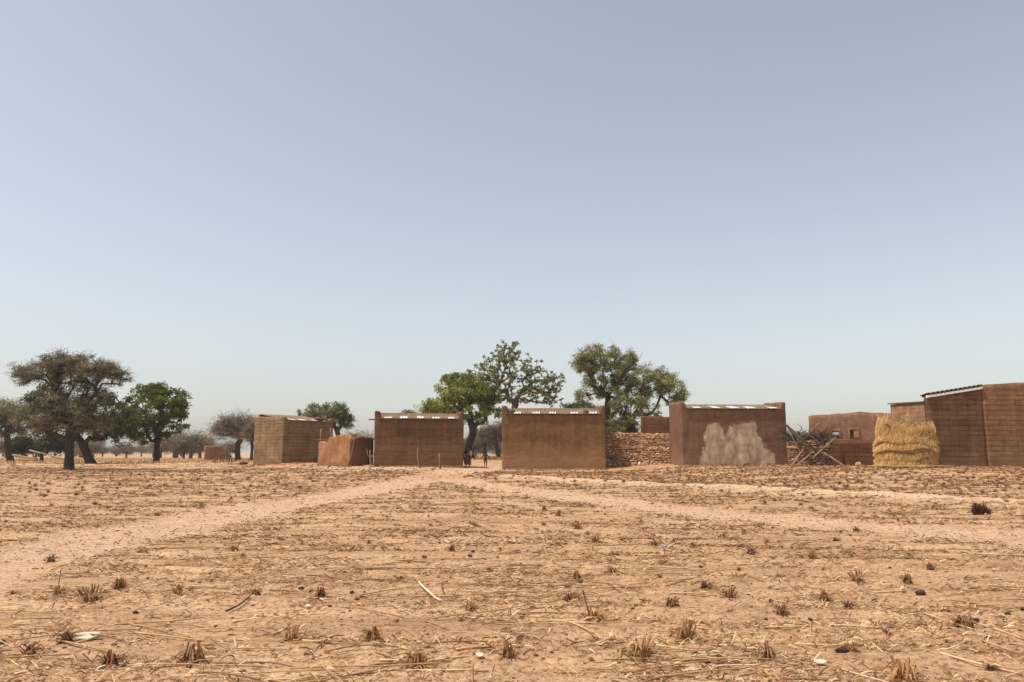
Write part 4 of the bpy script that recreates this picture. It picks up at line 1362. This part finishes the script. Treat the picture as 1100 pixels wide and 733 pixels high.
flake('husk', 'broad pale dry husk, the largest in the lower left', 92, 687, .21, .10, .008, 'husk', 'husk', .45)
flake('plastic_scrap', 'small grey blue plastic scrap in the middle right field', 713.5, 591, .085, .05, .004, 'greyplastic', 'litter', .1)
flake('husk', 'small white husk piece beside stubble, lower left of centre', 331, 652, .07, .035, .006, 'husk', 'husk', -.8)
flake('husk', 'curled cream husk beside the stubble clump at bottom left', 130, 717, .12, .06, .006, 'husk', 'husk', 1.0)
flake('husk', 'tiny cream husk by crossed stalks, bottom centre', 515, 711, .06, .05, .006, 'husk', 'husk', .3)
flake('husk', 'cream husk at the foot of the stubble, bottom right of centre', 881, 716, .09, .05, .006, 'husk', 'husk', .1)
g1 = G(243, 656); g2 = G(269, 645)
pole('charred_stick', g1 + Vector((0, 0, .02)), g2 + Vector((0, 0, .03)), .010, .006, M['black'], 'black charred stick lying on the soil, lower left', cat='stick', seed=2)
g1 = G(450, 632); g2 = G(473, 649)
pole('thick_stalk', g1 + Vector((0, 0, .025)), g2 + Vector((0, 0, .02)), .012, .009, M['husk'], 'thick pale stalk lying slantwise, left of centre', cat='stalk', seed=3)


# stalks and clumps
def stalk_mesh(name, L, r_, seed, bend=.06, leafy=False):
    rr = random.Random(seed)
    bm = bmesh.new()
    n = 5; pts = []
    ofs = rr.uniform(-1, 1) * bend * L; oz = rr.uniform(0, .3) * bend * L
    kink = rr.choice([0, 0, 1]) * rr.uniform(-.2, .2)
    for i in range(n + 1):
        t = i / n
        pts.append(((t - .5) * L, ofs * math.sin(math.pi * t) + max(0, t - .6) * kink * L, oz * math.sin(math.pi * t) + r_))
    tube_bm(bm, pts, [r_ * (1 - .35 * i / n) for i in range(n + 1)], 5)
    if leafy:
        p = Vector(pts[3]); q = p + Vector((L * .22, rr.uniform(-.2, .2) * L, .03)); s_ = Vector((0, .012, 0))
        vs_ = [bm.verts.new(p), bm.verts.new((p + q) / 2 + s_ + Vector((0, 0, .02))), bm.verts.new(q), bm.verts.new((p + q) / 2 - s_ + Vector((0, 0, .015)))]
        bm.faces.new(vs_)
    me = from_bm(name, bm, True)
    return me


def tint_mesh(me, c1, c2, seed=0):
    a = me.color_attributes.new('tint', 'FLOAT_COLOR', 'POINT')
    n = len(me.vertices)
    co = np.zeros(n * 3); me.vertices.foreach_get('co', co); co = co.reshape(-1, 3)
    f = vn(co[:, 0] * 7 + seed, co[:, 2] * 9 + co[:, 1] * 5, seed)
    c1 = np.array(c1[:3]); c2 = np.array(c2[:3])
    c = np.ones((n, 4)); c[:, :3] = c1 * (1 - f[:, None]) + c2 * f[:, None]
    a.data.foreach_set('color', c.astype(np.float32).ravel())
    return me


STRAWS = [(srgb(196, 158, 112), srgb(224, 190, 144)), (srgb(170, 130, 90), srgb(204, 166, 120)), (srgb(138, 104, 74), srgb(170, 132, 94)), (srgb(208, 178, 138), srgb(232, 206, 168))]
stalks = []
for s in range(14):
    L = [.28, .4, .55, .7, .9, 1.1, .35, .5, .22, .65, .8, .3, .45, .18][s]
    me = stalk_mesh('stalk', L, .0042 + .003 * ((s * 7) % 3) / 2, s, leafy=s % 3 == 0)
    me.materials.append(M['straw'])
    stalks.append((tint_mesh(me, *STRAWS[s % 4], seed=s), L))


def clump_mesh(seed, kind=0):
    rr = random.Random(seed)
    bm = bmesh.new()
    nst = rr.randint(9, 16)
    for i in range(nst):
        a = rr.uniform(0, 6.28); r0 = rr.uniform(0, .035)
        tee = kind != 2 and seed % 3 != 1
        if tee: r0 = rr.uniform(.015, .065)
        hgt = rr.uniform(.05, .13) * (1.0 if kind == 0 else .7); ln = rr.uniform(.1, .6)
        if i == 0 and kind == 2: hgt = .24; ln = .1
        if tee: ln = -r0 / hgt * rr.uniform(.3, .95)
        p = Vector((math.cos(a) * r0, math.sin(a) * r0, -.02))
        q = p + Vector((math.cos(a) * hgt * ln, math.sin(a) * hgt * ln, hgt))
        tube_bm(bm, [p, (p + q) / 2 + Vector((rr.uniform(-.006, .006), 0, 0)), q], [.0075, .0065, .005], 5)
    # dry roots and leaf sheaths flopping out at the foot
    for i in range(rr.randint(34, 50)):
        a = rr.uniform(0, 6.28); l = rr.uniform(.05, .16)
        p = Vector((math.cos(a) * .02, math.sin(a) * .02, rr.uniform(.0, .05)))
        q = Vector((math.cos(a) * l, math.sin(a) * l, rr.uniform(-.005, .03)))
        m = (p + q) / 2 + Vector((0, 0, rr.uniform(.01, .05)))
        s_ = Vector((-math.sin(a), math.cos(a), .3)) * rr.uniform(.002, .006)
        v = [bm.verts.new(p - s_), bm.verts.new(p + s_), bm.verts.new(m + s_), bm.verts.new(m - s_), bm.verts.new(q)]
        bm.faces.new(v[:4]); bm.faces.new((v[3], v[2], v[4]))
    # root ball of soil
    res = bmesh.ops.create_icosphere(bm, subdivisions=2, radius=1)
    for v in res['verts']:
        k = 1 + .5 * mn.noise(v.co * 2 + Vector((seed, 0, 0)))
        v.co = Vector((v.co.x * .045 * k, v.co.y * .045 * k, v.co.z * .03 * k))
    me = from_bm('stubble_clump', bm)
    me.materials.append(M['straw'])
    return tint_mesh(me, srgb(108, 74, 50), srgb(182, 138, 96) if kind != 1 else srgb(146, 106, 76), seed)


clumps = [clump_mesh(s, [0, 0, 1, 0, 2, 1, 0, 0, 1, 0][s]) for s in range(10)]
n_clump = 0


def put_clump(x, y, s=1.0, k=None, label='dry brown stubble clump of cut stalks rooted in the bare field', group='stubble clumps across the field'):
    global n_clump
    k = random.randrange(10) if k is None else k
    o = bpy.data.objects.new('stubble_clump', clumps[k]); COL.objects.link(o)
    o.location = (x, y, hz(x, y) + .005); o.rotation_euler = (random.uniform(-.15, .15), random.uniform(-.15, .15), random.uniform(0, 6.28))
    o.scale = (s, s, s * random.uniform(.85, 1.2))
    tag(o, label, 'stubble clump', group); n_clump += 1
    return o


CL = [(97, 645, 1.15), (128, 634, 1), (63, 640, .9), (190, 638, .9), (275, 637, .9), (343, 644, .9), (312, 686, 1), (400, 685, 1), (447, 716, 1.1), (208, 715, 1.3), (118, 720, 1.1),
      (70, 690, .9), (613, 646, 1.1), (640, 664, 1.2), (657, 613, .8), (722, 655, 1), (713, 607, .9), (687, 708, 1.2), (735, 684, 1.1), (806, 595, 1), (758, 635, 1),
      (783, 642, 1), (825, 711, 1), (885, 643, .9), (912, 653, .8), (974, 733, 1.3), (1035, 677, 1.1), (873, 600, 1), (975, 628, .9), (920, 626, .9), (1000, 612, .9), (505, 655, .8),
      (55, 603, .9), (800, 575, .9), (703, 590, .8), (620, 570, 1), (600, 556, 1), (640, 585, .9), (840, 660, .9), (30, 700, .9), (560, 690, .7), (260, 600, .8), (430, 625, .8)]
UNIQ = {(208, 715): 'widest stubble clump at the bottom left, with fanned brown stalks', (447, 716): 'leaning stubble clump at the bottom centre, left of the crossed stalks',
        (640, 664): 'stubble clump with one tall upright stalk, centre right', (97, 645): 'pointed stubble clump in the left foreground, above the pale husk',
        (687, 708): 'low domed stubble clump at the bottom, right of centre', (974, 733): 'stubble clump cut by the bottom edge at right', (1035, 677): 'pointed brown stubble clump by long stalks, lower right'}
taken = []
for (a, b, s_) in CL:
    x, y = G0(a, b); taken.append((x, y))
    u = UNIQ.get((a, b))
    if u: put_clump(x, y, s_ * 1.25, 4 if (a, b) == (640, 664) else None, u, None)
    else: put_clump(x, y, s_ * 1.15)
cand = []
rs = random.Random(77)
row = 4.2
while row < 42:
    xw = -row * .72 - 1
    while xw < row * .72 + 1:
        cand.append((xw + rs.uniform(-.25, .25), row + rs.uniform(-.2, .2))); xw += rs.uniform(.7, 2.2) * (1.0)
    row += .85
cand = [c for c in cand if float(path_mask(*c)) < .3 and min((c[0] - t[0]) ** 2 + (c[1] - t[1]) ** 2 for t in taken) > .3 and (c[1] > 8.5 or rs.random() < .35)]
cand.sort(key=lambda c: c[1])
far_cl = []
for c in cand:
    if n_clump < 298: put_clump(c[0], c[1], rs.choice([.3, .4, .5, .6, .9]) * rs.uniform(.8, 1.15))
    else: far_cl.append(c)
print('clumps', n_clump, 'far', len(far_cl))


def arr_of(me):
    n = len(me.vertices); co = np.zeros(n * 3); me.vertices.foreach_get('co', co)
    tris = []
    for p in me.polygons:
        v = list(p.vertices)
        for i in range(1, len(v) - 1): tris.append((v[0], v[i], v[i + 1]))
    c = np.zeros(n * 4); me.color_attributes['tint'].data.foreach_get('color', c)
    return co.reshape(-1, 3), np.array(tris), c.reshape(-1, 4)[:, :3]


def merge_instances(name, protos_, places, label, cat, mat='straw'):
    Vs = []; Ts = []; Cs = []; o = 0
    for (k, x, y, z, rz, s) in places:
        co, tr, cc = protos_[k]
        c_, s_ = math.cos(rz), math.sin(rz)
        v = np.stack([co[:, 0] * c_ - co[:, 1] * s_, co[:, 0] * s_ + co[:, 1] * c_, co[:, 2]], 1) * s + np.array([x, y, z])
        Vs.append(v); Ts.append(tr + o); Cs.append(cc); o += len(v)
    ob = link(name, mesh_np(name, np.concatenate(Vs), np.concatenate(Ts), np.concatenate(Cs)), M[mat])
    return tag(ob, label, cat, kind='stuff')


# denser stubble in the strip behind the bank, plus the far clumps: too many to count
cp = [arr_of(m) for m in clumps]
places = []
for c in far_cl: places.append((rs.randrange(10), c[0], c[1], hz(*c), rs.uniform(0, 6.28), rs.uniform(.7, 1.1)))
bx = rng.uniform(-2, 30, 9000); by = rng.uniform(17, 41, 9000)
dB = dist_poly(bx, by, BUND)
yb = np.interp(bx, BUND[::-1, 0] if BUND[0, 0] > BUND[-1, 0] else BUND[:, 0], BUND[::-1, 1] if BUND[0, 0] > BUND[-1, 0] else BUND[:, 1])
okm = (by > yb + .5) & (by < np.where(bx < 9, 39.5, np.where(bx < 17, 37, 32))) & (vn(bx * .8, by * .8, 4) > .25)
bx, by = bx[okm][:2600], by[okm][:2600]
bzs = H(bx, by)
for x, y, z in zip(bx, by, bzs):
    places.append((rs.randrange(10), x, y, z, rs.uniform(0, 6.28), rs.uniform(.45, 1.0)))
merge_instances('stubble', cp, places, 'dense dry stubble covering the far strips of the field', 'stubble')

# stalks: nearest as things of their own, the rest as one spread
n_st = 0
cand = []
rr = np.random.default_rng(21)
N = 5200
yy = 4.0 + 36 * rr.random(N) ** 1.35
xx = rr.uniform(-1, 1, N) * (yy * .70 + .8)
dens = vn(xx * .7, yy * .7, 9) * .6 + vn(xx * 2.5, yy * 2.5, 10) * .4
keep = (path_mask(xx, yy) < .25) & (dens > .46 + .12 * rr.random(N))
xx, yy = xx[keep], yy[keep]
zz = H(xx, yy)
kk = rr.integers(0, 14, len(xx))
ang_ = np.where(rr.random(len(xx)) < .78, rr.normal(0.05, .28, len(xx)), rr.uniform(0, math.pi, len(xx)))
LL = np.array([stalks[k][1] for k in kk])
order = np.argsort(-(LL / yy))
rest = []
EXPL = [(205, 632, 246, 631), (1010, 706, 1098, 722), (885, 700, 925, 693), (640, 635, 700, 634), (1060, 632, 1100, 634), (705, 700, 795, 712), (855, 693, 925, 694), (60, 690, 118, 700),
        (145, 676, 220, 684), (250, 672, 285, 668), (990, 660, 1040, 683), (560, 672, 640, 668), (720, 640, 770, 642), (640, 698, 660, 682), (480, 725, 525, 727), (475, 718, 488, 726),
        (490, 705, 528, 702), (408, 711, 440, 710), (325, 695, 365, 698), (1020, 645, 1075, 650), (893, 678, 950, 680), (935, 640, 985, 636), (1068, 683, 1100, 690), (1055, 690, 1100, 706),
        (820, 680, 870, 678), (15, 730, 45, 728), (5, 718, 22, 728), (707, 688, 722, 700), (610, 675, 648, 690)]
for i, (a, b, c_, d_) in enumerate(EXPL):
    p, q = G0(a, b), G0(c_, d_)
    L = math.hypot(q[0] - p[0], q[1] - p[1])
    me = stalk_mesh('stalk', max(.15, L), .0095, 200 + i, bend=.05, leafy=True); me.materials.append(M['straw']); tint_mesh(me, *STRAWS[[0, 3, 0, 1][i % 4]], seed=i)
    o = link('stalk', me, None)
    cx_, cy_ = (p[0] + q[0]) / 2, (p[1] + q[1]) / 2
    zp_ = [hz(p[0] + (q[0] - p[0]) * t_, p[1] + (q[1] - p[1]) * t_) for t_ in (0, .25, .5, .75, 1)]
    o.location = (cx_, cy_, max((zp_[0] + zp_[-1]) / 2, max(zp_[1:4]) - .01)); o.rotation_euler = (0, -math.atan2(zp_[-1] - zp_[0], L) , math.atan2(q[1] - p[1], q[0] - p[0]))
    lab = 'long pale stalk running across the bottom right corner' if i == 1 else ('straight pale stalk lying alone, left foreground above the charred stick' if i == 0 else 'pale dry cereal stalk lying flat on the soil')
    tag(o, lab, 'stalk', None if i < 2 else 'cereal stalks lying on the field'); n_st += 1
for j in order:
    x, y, z, k, a, L = xx[j], yy[j], zz[j], kk[j], ang_[j], LL[j]
    if n_st < 298 and y < 20:
        ca_, sa_ = math.cos(a) * L / 2, math.sin(a) * L / 2
        za, zb2 = hz(x - ca_, y - sa_), hz(x + ca_, y + sa_)
        o = bpy.data.objects.new('stalk', stalks[k][0]); COL.objects.link(o)
        o.location = (x, y, max(z, (za + zb2) / 2) + .002); o.rotation_euler = (rr.uniform(-1, 1), -math.atan2(zb2 - za, L), a)
        tag(o, 'pale dry cereal stalk lying flat on the soil', 'stalk', 'cereal stalks lying on the field'); n_st += 1
    else: rest.append(j)
sp_ = [arr_of(m) for m, _ in stalks]
merge_instances('straw_litter', sp_, [(kk[j], xx[j], yy[j], zz[j] + .004, ang_[j], 1.0) for j in rest], 'loose dry stalks scattered thinly over the whole field', 'straw')
print('stalks', n_st, len(rest))

# fine chaff, leaf bits
N = 330000
yy = 3.9 + 54 * rr.random(N) ** 0.95
xx = rr.uniform(-1, 1, N) * (yy * .70 + .8)
dens = vn(xx * .6, yy * 1.4, 12) * .5 + vn(xx * 3, yy * 5, 13) * .5
keep = (rr.random(N) < np.clip(1.05 - 1.6 * path_mask(xx, yy), .07, 1)) & (dens > .40 + .18 * rr.random(N) + .25 * sstep(40, 58, yy)) & (bund_w(xx, yy) < .7)
keep &= ~((yy > 41) & (xx > -9.5))
xx, yy = xx[keep], yy[keep]; n = len(xx); zz = H(xx, yy) + .004
a = np.where(rr.random(n) < .7, rr.normal(0, .4, n), rr.uniform(0, 3.14, n)); L = rr.uniform(.015, .10, n) * (.75 + .035 * yy)
dz = rr.normal(0, .012, n)
h_ = np.stack([np.cos(a) * L / 2, np.sin(a) * L / 2, dz], 1)
c = np.stack([xx, yy, zz + np.abs(dz)], 1)
rng = rr
o = blades('chaff', c - h_, c + h_, rr.uniform(.003, .009, n) * (1 + .05 * yy), np.where((yy < 11)[:, None], palette(n, [srgb(206, 172, 128), srgb(190, 152, 110), srgb(222, 196, 156), srgb(160, 120, 84), srgb(124, 90, 62)], .12, rr), palette(n, [srgb(200, 162, 114), srgb(176, 134, 90), srgb(214, 184, 140), srgb(136, 98, 66), srgb(112, 78, 52), srgb(92, 64, 44), srgb(84, 58, 42)], .12, rr)),
           bend=np.stack([0 * a, 0 * a, rr.uniform(0, .010, n)], 1))
tag(o, 'fine dry leaf and stalk litter scattered over the field soil', 'litter', kind='stuff')

# small clods
N = 9000
yy = 3.9 + 38 * rr.random(N) ** 1.3
xx = rr.uniform(-1, 1, N) * (yy * .70 + .8)
zz = H(xx, yy)
ico = bmesh.new(); bmesh.ops.create_icosphere(ico, subdivisions=1, radius=1)
iv = np.array([tuple(v.co) for v in ico.verts]); it = np.array([[v.index for v in f.verts] for f in ico.faces]); ico.free()
s = rr.uniform(.004, .018, N) ** 1.0 * (1 + .02 * yy)
feet = []
for (pa, ya, pb, yb_) in [(402, 43.4, 498, 44.1), (539, 42.9, 651, 42.8), (733, 41.4, 846, 41.8), (650, 44.8, 733, 44.1), (846, 39.6, 945, 38.2), (998, 33.9, 1130, 34.3), (341, 45.4, 376, 43.8), (376, 43.8, 401, 45.4), (303, 47.9, 272, 50.5), (945, 33.7, 1003, 33.7)]:
    qa, qb = P(pa, 500, ya), P(pb, 500, yb_)
    m_ = 260
    tq = rr.random(m_)
    feet.append(np.stack([qa.x + (qb.x - qa.x) * tq, qa.y + (qb.y - qa.y) * tq - np.abs(rr.normal(0, .28, m_)) - .05], 1))
feet = np.concatenate(feet); M_ = len(feet)
xx = np.concatenate([xx, feet[:, 0]]); yy = np.concatenate([yy, feet[:, 1]]); zz = H(xx, yy); N = len(xx)
s = np.concatenate([s, rr.uniform(.015, .075, M_) ** 1.0])
Vv = iv[None] * (1 + .25 * rr.normal(size=(N, len(iv), 1))) * np.stack([s * 1.2, s, s * .7], 1)[:, None, :] + np.stack([xx, yy, zz], 1)[:, None, :]
Tt = it[None] + (np.arange(N) * len(iv))[:, None, None]
cc = np.repeat(palette(N, [srgb(150, 106, 74), srgb(170, 124, 88), srgb(116, 80, 58), srgb(96, 66, 50)], .1, rr), len(iv), axis=0)
tag(link('soil_crumbs', mesh_np('soil_crumbs', Vv.reshape(-1, 3), Tt.reshape(-1, 3), cc), M['twig']), 'crumbs of dry soil and gravel scattered over the field', 'gravel', kind='stuff')

# dead shrub on the bank, right
gs = G(1054, 554)
e = empty('dead_shrub', gs); tag(e, 'dark dead shrub on the pale bank near the right edge', 'shrub')
n = 520
a = rr.uniform(0, 6.28, n); r0 = rr.uniform(0, .12, n); up = rr.uniform(.12, .34, n)
P0 = np.stack([np.cos(a) * r0, np.sin(a) * r0, 0 * a - .02], 1)
P1 = P0 + np.stack([np.cos(a) * rr.uniform(.02, .16, n), np.sin(a) * rr.uniform(.02, .14, n), up * (1 - .6 * r0 / .2)], 1)
P1[:, 2] *= np.where(P1[:, 0] > .05, .75, 1)
o = blades('twigs', P0, P1, .011, palette(n, [srgb(64, 46, 40), srgb(88, 64, 54), srgb(112, 82, 66)], .15, rr), e)
bm = bmesh.new()
for k in range(14):
    an = k * .45; l = .2 + .1 * ((k * 7) % 5) / 5
    tube_bm(bm, [(0, 0, -.03), (math.cos(an) * .06, math.sin(an) * .06, l * .5), (math.cos(an) * .13, math.sin(an) * .12, l)], [.012, .009, .005], 5)
link('stem', from_bm('stem', bm, True), M['wooddark'], e)
for (a_, b_, lab) in [(862, 541, 'dry curled twig lying on the pale bank, right of centre'), (645, 503, 'thin dry stick lying at the foot of the brown house')]:
    g = G(a_, b_)
    pole('twig', g + Vector((-.2, 0, .08)), g + Vector((.2, .05, .02)), .012, .016, M['wooddark'], lab, cat='twig', bend=.15, seed=a_)

# dry grass tufts under the trees, far left and in the gap
N = 26000
yy = rr.uniform(58, 120, N); xx = np.where(rr.random(N) < .85, rr.uniform(-.72, -.30, N) * yy, rr.uniform(-.075, .0, N) * yy)
keep = vn(xx * .15, yy * .15, 15) + .35 * vn(xx, yy, 16) > .62
xx, yy = xx[keep], yy[keep]; n = len(xx); zz = H(xx, yy)
c = np.stack([xx, yy, zz], 1)
o = blades('dry_grass', c, c + np.stack([rr.normal(0, .12, n), rr.normal(0, .12, n), rr.uniform(.06, .26, n)], 1), rr.uniform(.02, .06, n),
           palette(n, [srgb(198, 166, 116), srgb(178, 144, 100), srgb(212, 182, 132)], .1, rr))
tag(o, 'dry yellow grass growing under and beyond the trees', 'grass', kind='stuff')

# ------------------------------------------------------------------ air
bm = bmesh.new()
bmesh.ops.create_cube(bm, size=1)
for v in bm.verts:
    v.co = Vector((v.co.x * 10400, v.co.y * 7400 + 3000, -2.0 if v.co.z < 0 else 13.5))
s = NT('dusty air')
pv = s.n('ShaderNodeVolumePrincipled')
pv.inputs['Color'].default_value = (0.99, 0.98, 0.96, 1)
pv.inputs['Density'].default_value = 0.00042
pv.inputs['Anisotropy'].default_value = 0.2
s.l(pv.outputs[0], s.out.inputs['Volume'])
tag(link('haze', from_bm('haze', bm), s.m), 'thin dust haze hanging over the whole plain', 'haze', kind='stuff')
